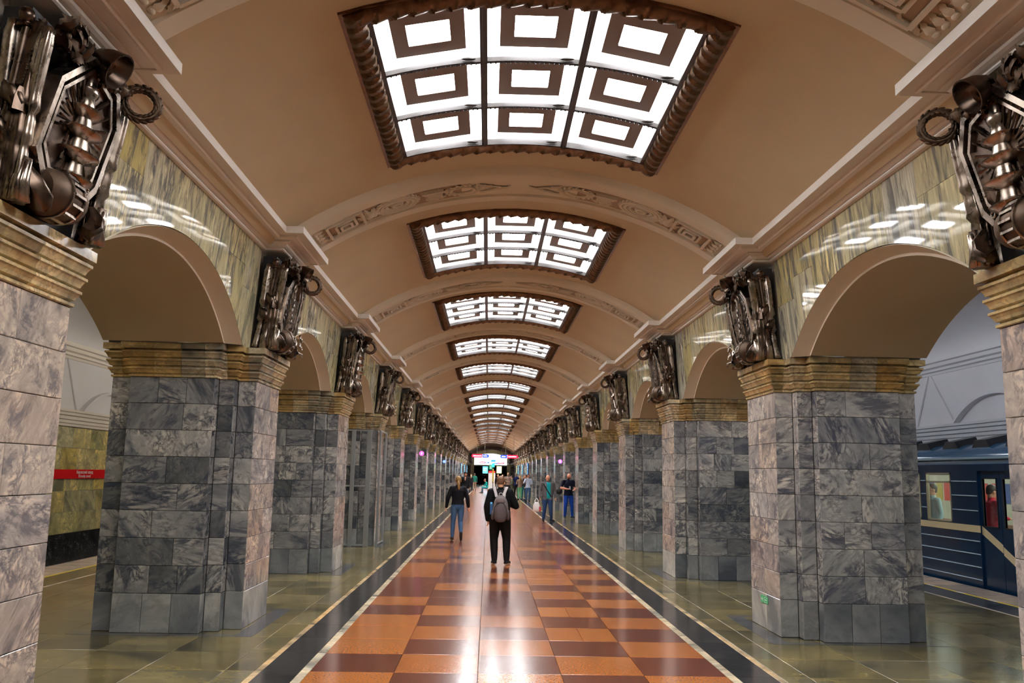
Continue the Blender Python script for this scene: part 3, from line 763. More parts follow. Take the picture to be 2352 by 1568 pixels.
# ================================================================== PLATFORM HALLS
XW = 11.2
for s, sd in ((-1, 'left'), (1, 'right')):
    b = MB()     # track wall, leaning white upper wall, platform vault
    def q(x0, z0, x1, z1, ya=Y0, yb=60): b.add([(s*x0, ya, z0), (s*x1, ya, z1), (s*x1, yb, z1), (s*x0, yb, z0)], [(0, 1, 2, 3)])
    q(XW+.04, -1.1, XW+.04, 2.8); q(XW+.04, 2.8, XW+.04, 3.2); q(XW, 3.2, XW-.10, 4.56)
    w = b.obj('wall_platform_'+sd, M['white']); tag(w, 'far track wall of the %s platform with white upper zone' % sd, kind='structure')
    n = 20; v = MB(); vs = []
    for k in range(n+1):
        t = pi*k/n; x = 7.9+3.22*cos(t); z = 4.75+1.15*sin(t)
        vs += [(s*x, Y0, z), (s*x, 60, z)]
    v.add(vs, [(2*k, 2*k+1, 2*k+3, 2*k+2) for k in range(n)])
    o = v.obj('ceiling_platform_'+sd, M['white'], smooth='all'); tag(o, 'vault over the %s platform' % sd, kind='structure')
    # cornices of the track wall and the platform side of the pillars
    for nm, prof in (('lower_cornice', [(0, 2.80), (.05, 2.80), (.06, 2.86), (.09, 2.88), (.10, 2.95), (.14, 2.97), (.15, 3.05), (.20, 3.07), (.21, 3.14), (.25, 3.15), (.26, 3.21), (0, 3.22)]),
                     ('upper_cornice', [(.02, 4.50), (.12, 4.50), (.14, 4.56), (.20, 4.58), (.21, 4.64), (.28, 4.67), (.30, 4.75), (.36, 4.77), (.38, 4.86), (.02, 4.88)])):
        m = MB(); sweep(m, [(s*XW, Y0, -s, 0), (s*XW, 60, -s, 0)], prof); m.obj(nm, M['cornice'] if s < 0 else M['white'], w)
    m = MB(); sweep(m, [(s*4.74, Y0, s, 0), (s*4.74, 60, s, 0)], [(0, 4.5), (.06, 4.5), (.08, 4.6), (.16, 4.65), (.18, 4.76), (0, 4.8)]); m.obj('upper_cornice', M['white'], w)
    # blind arches
    for k in range(-1, 9):
        yc = 19.35+5.736*k; pts = []
        for j in range(25):
            d = -1.76+3.52*j/24; R = 2.86; pts.append((s*(XW-.055), yc+d, 3.83-R+sqrt(R*R-d*d)))
        m = MB(); vs = []
        for x_, y_, z_ in pts: vs += [(x_+s*.03, y_, z_-.03), (x_-s*.11, y_, z_-.03), (x_-s*.11, y_, z_+.03), (x_+s*.03, y_, z_+.03)]
        m.add(vs, [(q_*4+e, q_*4+(e+1) % 4, (q_+1)*4+(e+1) % 4, (q_+1)*4+e) for q_ in range(24) for e in range(4)]+[(3, 2, 1, 0), (96, 97, 98, 99)]); m.obj('blind_arch', M['white'], w)
        for e in (-1, 1):
            m = MB(); m.tube([(s*(XW-.02), yc+e*1.9, 3.2), (s*(XW-.10), yc+e*2.83, 4.52)], .03, 6); m.obj('fold_rib', M['white'], w)
    # marble facing
    zs = [.07, .61, 1.15, 1.69, 2.25, 2.79]; rd = random.Random(8+s); fc = 'R' if s < 0 else 'L'
    jm = MB()
    for r in range(5):
        y = Y0-.4*(r % 2)
        while y < 59:
            L = rd.choice([.8, .9, 1.0]); 
            wall_tile(w, fc, y, y+L, s*(XW-.0), zs[r], zs[r+1], M['yellow_wall'], joined=None if 19 < y < 29 else jm); y += L
    tag(jm.obj('far_tiles', M['yellow_wall'], w, fix=False), kind='stuff')
    m = MB(); y = Y0
    while y < 59: wall_tile(w, fc, y, y+1.2, s*(XW+.01), -.68, .07, M['black_marble'], joined=m); y += 1.2
    m.obj('black_dado', M['black_marble'], w, fix=False)
    # track bed with rails
    m = MB(); x0, x1 = sorted((s*8.2, s*(XW+.05))); m.box(x0, x1, Y0, 60, -1.2, -1.05); tb = m.obj('trackbed', M['core']); tag(tb, kind='structure')
    for rx in (8.95, 10.45):
        m = MB(); m.box(s*rx-.035, s*rx+.035, Y0, 60, -1.05, -.90); m.obj('rail', M['steel'], tb)
    # unseen tubular lamps added to light the platforms; paving mirrors a light at right
    for k in range(0, 9):
        yy = bc(k)-.0
        lab = 'unseen fluorescent strip light added to light the %s platform, %s one from the camera end' % (sd, ['first', 'second', 'third', 'fourth', 'fifth', 'sixth', 'seventh', 'eighth', 'ninth'][k])
        r_ = empty('added_strip_light', (s*6.6, yy, 5.2), lab, 'strip light', 'added strip lights over the %s platform' % sd)
        m = MB(); m.bbox(-.32, .32, -.85, .85, .0, .05, .01); m.obj('housing', M['alu'], r_)  # made wide to keep the tube's light off the vault
        m = MB(); m.cyl((0, -.7, -.03), (0, .7, -.03), .03, n=8); m.obj('tube', glow((1.0, .93, .80) if s < 0 else (.86, .92, 1.0), 130), r_)
        for e in (-.5, .5):
            m = MB(); m.cyl((0, e, .07), (0, e, .60), .008, n=6); m.obj('hanger', M['steel'], r_)

# station name band on the left track wall
root = empty('wall_sign', (-XW+.03, 23.9, 1.46), 'long red station name band with white lettering on the yellow marble platform wall', 'sign')
m = MB(); m.box(0, .02, -2.2, 2.2, 0, .24); o = m.obj('red_panel', paint((.70, .004, .010), .75), root); o.data.materials[0].node_tree.nodes['Principled BSDF'].inputs['Specular IOR Level'].default_value = .1
def text(body, size, mt, parent, loc, rot, ext=.002, align='CENTER', sx=1):
    cu = bpy.data.curves.new('lettering', 'FONT'); cu.body = body; cu.size = size; cu.align_x = align; cu.align_y = 'CENTER'; cu.extrude = ext; cu.materials.append(mt)
    t_ = bpy.data.objects.new('tmp', cu); COL.objects.link(t_); bpy.context.view_layer.update()
    me = bpy.data.meshes.new_from_object(t_.evaluated_get(bpy.context.evaluated_depsgraph_get())); bpy.data.objects.remove(t_)
    o = bpy.data.objects.new('lettering', me); COL.objects.link(o); o.parent = parent; o.location = loc; o.rotation_euler = rot; o.scale = (sx, 1, 1); return o
WH = paint((.85, .85, .85), .5)
text('Кировский завод', .115, WH, root, (.024, 0, .165), (pi/2, 0, pi/2))
text('Kirovsky zavod', .115, WH, root, (.024, 0, .065), (pi/2, 0, pi/2))

# ================================================================== TRAIN
def train():
    X = 8.35; blue = paint((.005, .024, .065), .16); cream = paint((.80, .66, .40), .3); dark = paint((.01, .012, .018), .35)
    Ya, Yb = 4.2, 31.0
    root = empty('metro_train', (X, 16, -.9), 'dark blue metro carriage with a cream stripe standing at the right platform', 'train')
    def O(mb, nm, mt, smooth=False, parent=None):
        mb.v = [(x-X, y-16, z+.9) for x, y, z in mb.v] if parent is None or parent is root else mb.v
        return mb.obj(nm, mt, root, smooth)
    doors = [6.1, 10.45, 14.78, 19.9, 24.3, 28.7]; dw = .62
    wins = []
    edges = [Ya]+[e for d in doors for e in (d-dw, d+dw)]+[Yb]
    for a, c in zip(edges[::2], edges[1::2]):
        if c-a > 2.3:
            mid = (a+c)/2; wins += [(a+.9, mid-.12), (mid+.12, c-.9)] if c-a > 3.3 else [(a+.88, c-.88)]
        elif c-a > 1.5: wins.append((a+.45, c-.45))
    # body shell: lower panel, band between windows, upper panel; openings left open
    z0, wz0, wz1, zt = -.35, 1.06, 1.97, 2.12
    b = MB()
    def panel(ya, yb, za, zb, t=.06, x=X): b.box(x, x+t, ya, yb, za, zb)
    segs = []
    for a, c in zip(edges[::2], edges[1::2]):
        panel(a, c, z0, wz0); panel(a, c, wz1, zt)
        ys = [a]; 
        for (u, v) in wins:
            if u >= a and v <= c: ys += [u, v]
        ys.append(c)
        for u, v in zip(ys[::2], ys[1::2]): panel(u, v, wz0, wz1)
    for d in doors: panel(d-dw, d+dw, 2.0, zt)
    b.box(X, X+.06, Ya, Yb, z0-.2, z0)
    b.box(X+2.62, X+2.68, Ya, Yb, -.5, 2.12); b.box(X, X+2.68, Ya, Ya+.05, -.5, 2.4); b.box(X, X+2.68, Yb-.05, Yb, -.5, 2.4)
    O(b, 'body_side', blue)
    # roof: rounded profile
    b = MB(); pr = [(X, 2.12), (X+.02, 2.25), (X+.10, 2.36), (X+.32, 2.48), (X+.8, 2.58), (X+1.34, 2.61), (X+1.9, 2.58), (X+2.36, 2.48), (X+2.58, 2.36), (X+2.66, 2.25), (X+2.68, 2.12)]
    vs = []
    for y in (Ya, Yb): vs += [(x, y, z) for x, z in pr]
    n = len(pr); b.add(vs, [(k, k+1, n+k+1, n+k) for k in range(n-1)]+[tuple(range(n)), tuple(range(2*n-1, n-1, -1))])
    O(b, 'roof', paint((.03, .09, .18), .16), 40)
    b = MB(); b.bbox(X-.03, X+.03, Ya, Yb, 2.205, 2.245, .008); O(b, 'rain_gutter', paint((.35, .50, .62), .2, .3))
    y = Ya+.6; 
    while y < Yb-1:      # roof vents
        m = MB(); m.prism([(X+.22, y, 2.40), (X+.22, y+.62, 2.40), (X+.22, y+.50, 2.56), (X+.22, y+.14, 2.56)], (.42, 0, .10)); O(m, 'roof_vent', dark)
        y += 1.05
    # grooves / ribs
    for z in (.77, .545, .325, .11): 
        for a, c in zip(edges[::2], edges[1::2]):
            m = MB(); m.cyl((X-.006, a+.02, z), (X-.006, c-.06, z), .009, n=6); O(m, 'body_rib', paint((.55, .70, .82), .2))
    for z in (1.815, 1.56, 1.30):
        for a, c in zip(edges[::2], edges[1::2]):
            ys = [a+.03]
            for (u, v) in wins:
                if u >= a and v <= c: ys += [u-.03, v+.03]
            ys.append(c-.06)
            for u, v in zip(ys[::2], ys[1::2]):
                m = MB(); m.cyl((X-.006, u, z), (X-.006, v, z), .009, n=6); O(m, 'body_rib', paint((.55, .70, .82), .2))
    for a, c in zip(edges[::2], edges[1::2]):
        m = MB(); m.box(X-.012, X, a-.02, c, .925, 1.045); O(m, 'cream_stripe', cream)
    # doors
    for d in doors:
        for e in (-1, 1):
            y0_, y1_ = (d-dw+.01, d-.006) if e < 0 else (d+.006, d+dw-.01)
            dr = MB(); x = X+.035; w0, w1 = y0_+.10, y1_-.10
            for (a, c, za, zb) in ((y0_, y1_, -.32, 1.05), (y0_, y1_, 1.86, 2.0), (y0_, w0, 1.05, 1.86), (w1, y1_, 1.05, 1.86)): dr.box(x, x+.035, a, c, za, zb)
            D_ = O(dr, 'door', blue)
            off = Vector((-X, -16, .9))
            g = MB(); g.box(x+.012, x+.02, w0, w1, 1.05, 1.86); g.v = [Vector(p)+off for p in g.v]; g.obj('pane', M['glass'], D_)
            g = MB(); ym = (w0+w1)/2
            for (a, c, za, zb) in ((w0-.02, w1+.02, 1.03, 1.05), (w0-.02, w1+.02, 1.86, 1.88), (w0-.02, w0, 1.03, 1.88), (w1, w1+.02, 1.03, 1.88)): g.box(x-.01, x+.03, a, c, za, zb)
            g.v = [Vector(p)+off for p in g.v]; g.obj('gasket', M['black'], D_)
            g = MB(); g.prism([(x-.004, y0_, .925 if e < 0 else .42), (x-.004, y0_, 1.045 if e < 0 else .54), (x-.004, y1_, .54 if e < 0 else .925), (x-.004, y1_, .42 if e < 0 else .925)] if False else ([(x-.004, y0_+.02, .30), (x-.004, y0_+.02, .44), (x-.004, y1_, .73), (x-.004, y1_, .59)] if e < 0 else [(x-.004, y0_, .62), (x-.004, y0_, .76), (x-.004, y1_, 1.045), (x-.004, y1_, .90)]), (.003, 0, 0))
            g.v = [Vector(p)+off for p in g.v]; g.obj('diagonal_stripe', cream, D_)
    # windows
    for (u, v) in wins:
        f = MB(); x = X+.01
        for (a, c, za, zb) in ((u, v, wz0, wz0+.03), (u, v, wz1-.03, wz1), (u, u+.03, wz0, wz1), (v-.03, v, wz0, wz1), (u, v, 1.78, 1.81)): f.box(x-.02, x+.04, a, c, za, zb)
        Fo = O(f, 'window_frame', paint((.55, .50, .36), .3, .5)); off = Vector((-X, -16, .9))
        g = MB(); g.box(x+.01, x+.016, u+.03, v-.03, wz0+.03, wz1-.03); g.v = [Vector(p)+off for p in g.v]; g.obj('pane', M['glass'], Fo)
    # interior
    b = MB(); b.box(X+.1, X+2.6, Ya+.1, Yb-.1, -.02, 0); O(b, 'floor_panel', paint((.20, .14, .10), .5))
    b = MB(); b.box(X+2.55, X+2.6, Ya+.1, Yb-.1, 0, 2.1); b.box(X+.1, X+2.6, Ya+.1, Yb-.1, 2.18, 2.2); O(b, 'lining', paint((.62, .58, .44), .4))
    for yy in np.arange(Ya+.8, Yb-.8, 1.6):
        b = MB(); b.box(X+1.2, X+1.45, yy, yy+1.1, 2.15, 2.18); O(b, 'interior_lamp', glow((.85, 1.0, .9), 16))
        for k, cc in enumerate(((.55, .05, .03), (.5, .38, .08), (.05, .08, .25), (.6, .06, .05))):
            b = MB(); yk = yy+.1+.38*k; b.box(X+2.54, X+2.55, yk, yk+.30, 1.35, 1.78); O(b, 'advert_panel', paint(cc, .4))
    for (a, c) in zip(edges[::2], edges[1::2]):
        if c-a > 1.4:
            for xx in (X+2.1, X+.12):
                b = MB(); b.bbox(xx, xx+.42, a+.1, c-.1, .40, .48, .03); xb = xx+.36 if xx > X+1 else xx; b.bbox(xb, xb+.06, a+.1, c-.1, .48, .92, .02); O(b, 'bench_seat', paint((.22, .10, .05), .5))
            b = MB(); b.cyl((X+.55, a+.3, 1.95), (X+.55, c-.3, 1.95), .016, n=8); O(b, 'handrail', M['steel'])
    b = MB(); b.box(X+.2, X+2.5, Ya+.4, Yb-.4, -.8, -.35); O(b, 'underframe', M['black'])
    for yy in (6.0, 8.1, 26.2, 28.3):
        for xx in (X+.60, X+2.10):
            b = MB(); b.lathe([(.05, -.07), (.42, -.07), (.42, .03), (.46, .05), (.46, .07), (.05, .07)], 20, (xx, 0, 0), 'x'); b.v = [(x_, y_+yy, z_-.47) for x_, y_, z_ in b.v]; O(b, 'wheel', M['black'])
    return root
train()

# ================================================================== BRONZE TROPHIES
def trophy(variant, simple=False, mir=1):
    """local frame: x out of the wall, y along the hall, z up from the capital top; returns list of (name, mesh)"""
    P = []; H = 1.15
    def X_(z, x0=.0): return x0 + .17*z
    def done(b, nm, mt, sm=45): P.append((nm, b, mt, sm))
    # backing core
    b = MB(); b.add([(x, y, z) for z, xx, h in ((0, .10, .44), (H, .20, .46)) for x, y in ((-.03+.06*z, -h), (xx, -h), (xx, h), (-.03+.06*z, h))], [(3, 2, 1, 0), (4, 5, 6, 7), (0, 1, 5, 4), (1, 2, 6, 5), (2, 3, 7, 6), (3, 0, 4, 7)]); done(b, 'backing', M['black'])
    rd = random.Random(11*variant+3)
    # folded banners: bundle of tubes standing around the shield and on both flanks
    def banner(y, x0, R, ph, top=1.02, mt='bronze', bend=0):
        b = MB(); n = 26; path = []; rad = []
        for k in range(n+1):
            t = k/n; z = .02+top*t
            path.append((x0+.12*z+.012*sin(5*t+ph), y+bend*t+.010*sin(7*t+ph*2), z))
            r = R*(1.0 if t > .5 else 1.12-.1*sin(t*6))
            if t < .10: r *= 1.12-1.0*t
            for tz in (.50, .30):
                r *= 1+.22*math.exp(-((t-tz-.05)/.035)**2)-.30*math.exp(-((t-tz)/.018)**2)
            if t > .93: r *= .85
            rad.append(r)
        fold = lambda a, t: 1+.24*cos(3*a+ph+.5*t)+.07*cos(8*a+ph)
        b.tube(path, rad, 28, fold=fold); done(b, 'folded_banner', M[mt], 'all')
    for q in (-1, 1):
        banner(q*.455, .03, .060, 1.0*q+variant, mt='silver', bend=q*.02)
        banner(q*.47, .135, .052, 2.2+q, bend=q*.015)
        banner(q*.465, .195, .042, 4.0*q, .98, mt='silver', bend=q*.03)
    # pole with knob on each flank
    for q in (-1, 1):
        b = MB(); b.tube([(.08, q*.50, .0), (.08+.12*H, q*.53, 1.06)], .022, 10); b.ell((.21, q*.53, 1.06), (.045, .045, .05), 10, 6); b.torus((.20, q*.528, 1.0), .03, .012, n=12, m=6); done(b, 'standard_pole', M['bronze'])
    # tassel and bead chain hanging on each flank
    for q in (-1, 1):
        b = MB()
        for k in range(22):
            t = k/21; a = pi*t; b.ell((.10+.10*t+.05, q*(.525), .86-.20*sin(a)), (.0085, .0085, .0085), 6, 4)
        b.tube([(.22, q*.53, .64), (.21, q*.53, .58), (.205, q*.53, .50)], [.014, .03, .036], 12, fold=lambda a, t: 1+.15*cos(8*a)); done(b, 'tassel', M['bronze'])
    # knotted drapery at the middle and bottom
    for q in (-1, 1):
        b = MB(); 
        for (z, yy, xx, r) in ((.60, .50, .17, .055), (.42, .50, .11, .06), (.58, .50, .21, .042)):
            R_ = Matrix.Rotation(q*.5, 3, 'X'); 
            b.tube([(xx-.05, q*yy, z+.08), (xx, q*(yy+.02), z), (xx+.03, q*yy, z-.09)], [r*.5, r, r*.45], 16, fold=lambda a, t: 1+.22*cos(5*a+6*t))
        done(b, 'drapery_knot', M['bronze'], 'all')
        b = MB()
        for j, (yy, xx, r, L) in enumerate(((.49, .10, .05, .30), (.47, .20, .055, .26), (.48, .215, .042, .24))):
            b.tube([(xx+.05, q*yy, L), (xx+.02, q*yy, L*.5), (xx+.02, q*yy, .005)], [r*.6, r*.95, r*1.15], 20, fold=lambda a, t: 1+.20*cos(5*a+j))
        done(b, 'banner_end', M['silver'], 'all')
    # the shield: elongated octagon leaning into the hall
    tilt = .12
    def S(y, z, d=0): return (.150+tilt*z+d, y, z+.0-d*.15)
    oct_ = [(.0, 1.08), (.33, 1.00), (.42, .80), (.30, .34), (.20, .24), (-.30, .22), (-.42, .36), (-.33, .80)]
    cy_, cz = .0, .62
    def ring(f, d): return [S(cy_+(y-cy_)*f, cz+(z-cz)*f, d) for y, z in oct_]
    b = MB(); n = len(oct_); b.add(ring(1, -.05)+ring(1, .055), [tuple(range(n-1, -1, -1)), tuple(range(n, 2*n))]+[(i, (i+1) % n, n+(i+1) % n, n+i) for i in range(n)]); done(b, 'shield', M['bronze'])
    for f0, f1, d0, d1, nm in ((1.05, .94, .0, .095, 'shield_rim'), (.86, .80, .05, .085, 'inner_rim')):
        b = MB(); q4 = ring(f0, d0)+ring(f0, d1)+ring(f1, d1)+ring(f1, d0)
        b.add(q4, [(j*n+i, j*n+(i+1) % n, ((j+1) % 4)*n+(i+1) % n, ((j+1) % 4)*n+i) for i in range(n) for j in range(4)]); done(b, nm, M['silver'], 0)
    b = MB(); rg = [Vector(p) for p in ring(.90, .064)]
    for i in range(n):
        a, c = rg[i], rg[(i+1) % n]; L = (c-a).length; m_ = max(2, int(L/.021))
        for k in range(m_):
            p_ = a.lerp(c, (k+.5)/m_); d = (c-a).normalized(); R_ = Matrix.Rotation(.6, 3, Vector((1, 0, .15))) @ Matrix((d, d.cross(Vector((1, 0, 0))).normalized(), Vector((1, 0, 0)))).transposed()
            b.ell(p_, (.008, .016, .012), 6, 4, R_)
    done(b, 'rope_border', M['bronze'])
    # emblems
    if variant == 0:
        b = MB(); prof = [(.022, -.36), (.05, -.34), (.115, -.30), (.12, -.285), (.055, -.26), (.045, -.20), (.125, -.165), (.13, -.15), (.06, -.125), (.05, -.07), (.115, -.035), (.12, -.02), (.055, .005), (.045, .05), (.095, .085), (.10, .10), (.045, .12), (.035, .17), (.05, .19), (.05, .22), (.03, .235), (.03, .27), (.012, .29)]
        vs = MB(); vs.lathe(prof, 22, (0, 0, 0)); Rm = Matrix.Rotation(math.atan(tilt), 3, 'Y'); c = Vector(S(.02, .64, .075)); b.add([Rm @ Vector((x*.95, y*1.35, z*1.12))+c for x, y, z in vs.v], vs.f); done(b, 'insulator_emblem', M['silver'], 50)
        b = MB()
        for k in range(34):
            a = 2*pi*k/34+.05; r0 = .10; r1 = .17+.05*(k % 3) ; rz = 1.25+.25*abs(sin(a))
            p0 = Vector(S(.02+r0*1.3*cos(a), .64+r0*1.6*sin(a), .062)); wl = .27 if sin(a) > -.3 else .17; p1 = Vector(S(.02+min(max(r1*1.5*cos(a), -wl), wl), .64+max(min(r1*rz*1.2*sin(a), .27), -.32), .078)); b.tube([p0, p1], [.004, .011], 4)
        done(b, 'rays', M['bronze'], 0)
        b = MB()
        for yy in (-.05, .06): b.torus(S(yy+.12, .30, .10), .022, .008, Matrix.Rotation(pi/2, 3, 'Y'), 14, 6)
        b.box(.20, .25, .10, .14, .29, .32); done(b, 'clasp', M['silver'])
    elif variant == 1:
        b = MB()     # lattice tower with hook
        for k in range(9):
            z = .26+.06*k; w0 = .085-.007*k; w1 = .085-.007*(k+1)
            for q in (-1, 1): b.tube([S(q*w0, z, .075), S(q*w1, z+.06, .075)], .008, 5); b.tube([S(q*w0, z, .075), S(-q*w1, z+.06, .08)], .006, 5)
            b.tube([S(-w0, z, .075), S(w0, z, .075)], .007, 5)
        done(b, 'lattice_tower', M['silver'], 0)
        b = MB(); pts = [S(.02+.045*cos(a), .86+.05*sin(a), .08) for a in np.linspace(-.4, 3.6, 12)]; b.tube([S(.065, .74, .08)]+pts, .012, 8); done(b, 'hook', M['silver'])
        b = MB()
        for k in range(16):
            q = -1 if k % 2 else 1; z = .34+.034*k; b.leaf(S(q*(.13+.02*(k % 3)), z, .062), (.02, q*.35, .95), (1, 0, .1), .12, .04, .1)
        done(b, 'laurel_branch', M['bronze'], 60)
    else:
        b = MB()     # hammer and gear
        c = S(0, .66, .075); 
        b.torus(c, .11, .025, Matrix.Rotation(pi/2-.2, 3, 'Y'), 24, 6, bump=lambda a, q: 1+.35*(1 if int(a/(2*pi)*24) % 2 else 0)); done(b, 'gear_emblem', M['silver'], 20)
        b = MB(); b.tube([S(-.10, .32, .07), S(.09, .84, .09)], .016, 8); b.tube([S(.0, .88, .095), S(.16, .80, .095)], .04, 8); b.tube([S(.10, .32, .07), S(-.11, .84, .09)], .014, 8); b.leaf(S(-.11, .80, .09), (0, -.3, 1), (1, 0, 0), .16, .10, .1); done(b, 'crossed_tools', M['silver'], 30)
        b = MB()
        for k in range(18):
            q = -1 if k % 2 else 1; z = .28+.03*k; b.leaf(S(q*.13, z, .058), (.05, q*.5, .9), (1, 0, .1), .12, .05, .2)
        done(b, 'laurel_branch', M['bronze'], 60)
    # bottom: barrel with slotted band / boots and coil
    b = MB(); b.lathe([(.02, -.21), (.10, -.21), (.125, -.17), (.145, -.08), (.15, 0), (.145, .08), (.125, .17), (.10, .21), (.02, .21)], 22, (0, 0, 0), 'y'); b.v = [(x+.235, y-.10, z+.155) for x, y, z in b.v]; done(b, 'barrel', M['leafbronze'])
    b = MB()
    for yy in (-.17, -.03): b.torus((.235, yy, .155), .150, .010, Matrix.Rotation(pi/2, 3, 'X'), 24, 6)
    for k in range(14):
        a = 2*pi*k/14; b.box(.235+.145*cos(a)-.012, .235+.145*cos(a)+.018, -.165, -.035, .155+.146*sin(a)-.008, .155+.146*sin(a)+.008)
    done(b, 'slotted_band', M['silver'])
    if variant >= 1:
        b = MB(); R_ = Matrix.Rotation(pi/2-.3, 3, 'Y')
        for z in (.30, .20): b.torus((.40, .20, z-.06), .045, .011, R_, 16, 6, sy=.8)
        b.tube([(.36, .22, .06), (.40, .30, .05), (.38, .36, .02)], [.02, .014, .02], 8); done(b, 'shears', M['silver'])
    b = MB()
    for q in (-1, 1):
        b = MB(); b.tube([(.26, q*.28, .03), (.28, q*.33, .07), (.26, q*.39, .15), (.22, q*.40, .24)], [.05, .06, .05, .02], 14, fold=lambda a, t: 1+.2*cos(4*a)); done(b, 'cornucopia', M['bronze'], 60)
    # top: cup with oak leaves, wreaths
    b = MB(); vs = MB(); vs.lathe([(.02, -.12), (.065, -.11), (.10, -.04), (.12, .06), (.11, .06), (.085, -.02), (.02, -.06)], 20); R_ = Matrix.Rotation(2.15, 3, 'Y'); b.add([R_ @ Vector(p)+Vector((.43, .06, 1.05)) for p in vs.v], vs.f); done(b, 'cup', M['bronze'])
    b = MB()
    for k in range(8):
        a = -1.1+2.2*k/7; b.ell(Vector((.37, .10, 1.08))+R_ @ Vector((.118*cos(a), .118*sin(a), .06)), (.010,)*3, 6, 4)
    done(b, 'beading', M['silver'])
    for q in (-1, 1):
        b = MB()
        for k in range(30):
            t = rd.random(); yy = q*(.06+.34*t); d = Vector((rd.uniform(.2, 1), q*rd.uniform(-.3, 1), rd.uniform(-.6, .8)))
            b.leaf((.20+.12*rd.random(), yy, .99+.12*rd.random()), d, (1, 0, rd.uniform(-.5, .7)), rd.uniform(.13, .19), rd.uniform(.07, .10), .25)
        for k in range(7): b.ell((.32+.06*rd.random(), q*(.10+.30*rd.random()), .98+.1*rd.random()), (.018, .018, .022), 7, 5)
        done(b, 'oak_leaves', M['leafbronze'], 60)
        if q < 0: continue
        b = MB(); c = Vector((.44, .50, 1.0)); R2 = Matrix.Rotation(.45, 3, 'Z') @ Matrix.Rotation(pi/2, 3, 'X')
        b.torus(c, .105, .022, R2, 28, 8, sx=1.05, bump=lambda a, k_: 1+.16*cos(9*a+2*k_))
        for k in range(54):
            a = 2*pi*k/54; T_ = R2 @ Vector((-sin(a), cos(a), 0)); r_ = R2 @ Vector((cos(a), sin(a), 0)); n_ = R2 @ Vector((0, 0, 1)); ph = 2.1*k
            o_ = r_*cos(ph)+n_*sin(ph); d_ = (T_+o_*.35).normalized(); e_ = d_.cross(o_).normalized(); b.ell(c+r_*.105+o_*.022, (.030, .015, .011), 8, 5, Matrix((d_, e_, d_.cross(e_))).transposed())
        done(b, 'wreath', M['leafbronze'], 60)
    for nm, b, mt, sm in P: b.v = [(p[0], p[1]*mir, max(p[2], .0015)) for p in b.v]
    if simple:
        by = {}
        for nm, b, mt, sm in P:
            t = by.setdefault(mt.name, (MB(), mt)); t[0].add(b.v, b.f)
        return [(n_, q_[0].mesh(n_, q_[1], 50)) for n_, q_ in (('mounted_trophy_'+k.split('_')[0], v) for k, v in by.items())]
    return [(nm, b.mesh(nm, mt, sm or False)) for nm, b, mt, sm in P]
TR = {(v, m): trophy(v, False, m) for v in range(3) for m in (-1, 1)}
TRS = {(v, m): trophy(v, True, m) for v in range(3) for m in (-1, 1)}
emb = ['stacked insulator emblem', 'lattice tower emblem', 'gear and crossed tools emblem']
ordn = ['zeroth', 'first', 'second', 'third', 'fourth', 'fifth', 'sixth', 'seventh', 'eighth', 'ninth', 'tenth', 'eleventh', 'twelfth', 'thirteenth', 'fourteenth', 'fifteenth', 'sixteenth', 'seventeenth', 'eighteenth', 'nineteenth', 'twentieth', 'twenty-first', 'twenty-second', 'twenty-third', 'twenty-fourth']
for s, sd in ((-1, 'left'), (1, 'right')):
    for p in range(1, NP+1):
        v = 0 if p == 1 else (1 if p == 2 else (p+(s > 0)) % 3)
        if p == 1: lab = 'huge bronze trophy with shield and stacked insulator, upper %s corner of the picture' % sd
        else: lab = 'bronze trophy with %s, on the %s pillar on the %s' % (emb[v], ordn[p], sd) if p <= 8 else 'small dark bronze trophy on the capital of the %s pillar on the %s' % (ordn[p], sd)
        root = empty('bronze_sculpture', (s*3.155, pc(p), CAPT), lab, 'sculpture', 'bronze trophies on the pillar capitals', rz=0 if s < 0 else pi)
        for nm, me in (TR[(v, -s)] if p <= 7 else TRS[(v, -s)]): tag(link({'dark': 'dark_relief', 'polished': 'bright_relief', 'dull': 'leafwork', 'matt': 'backing'}.get(nm.replace('mounted_trophy_', ''), nm) if p > 7 else nm, me, root), kind='stuff' if (p > 7 or nm in ('laurel_branch', 'oak_leaves', 'rays', 'rope_border', 'beading')) else None)

# ================================================================== FAR END OF THE HALL
b = MB(); YE = 140.6
b.box(-8.2, -2.62, YE, YE+.3, 0, 5.9); b.box(2.62, 8.2, YE, YE+.3, 0, 5.9)
pts = []
for k in range(17):
    x = -2.62+5.24*k/16; pts.append((x, 4.93-.62*(x/2.62)**2))
for (xa, za), (xb, zb) in zip(pts[:-1], pts[1:]): b.prism([(xa, YE, za), (xb, YE, zb), (xb, YE, 5.9), (xa, YE, 5.9)], (0, .3, 0))
wf = b.obj('wall_far', M['rib']); tag(wf, 'end wall of the hall around the escalator opening', kind='structure')
b = MB(); b.box(-2.62, 2.62, YE, YE+.5, 2.98, 3.12); b.box(-2.62, 2.62, YE+.1, YE+7, 2.98, 3.0)
b.box(-2.66, -2.62, YE+.3, YE+7, 3.0, 5.3); b.box(2.62, 2.66, YE+.3, YE+7, 3.0, 5.3); b.box(-2.62, 2.62, YE+7, YE+7.1, 3.0, 5.3); b.box(-2.62, 2.62, YE+.3, YE+7, 5.28, 5.3)
b.obj('escalator_tunnel_lining', M['white'], wf)
b = MB()
for y in (1.2, 3.0, 4.8): b.box(-1.6, 1.6, YE+y, YE+y+.25, 5.2, 5.25)
b.obj('tunnel_lamp', glow((.85, 1.0, .98), 120), wf)
b = MB(); b.box(-2.66, -2.6, YE+.3, YE+12, 0, 3); b.box(2.6, 2.66, YE+.3, YE+12, 0, 3); b.box(-2.6, 2.6, YE+12, YE+12.1, 0, 3); b.box(-2.6, 2.6, YE+.3, YE+12, -.1, 0)
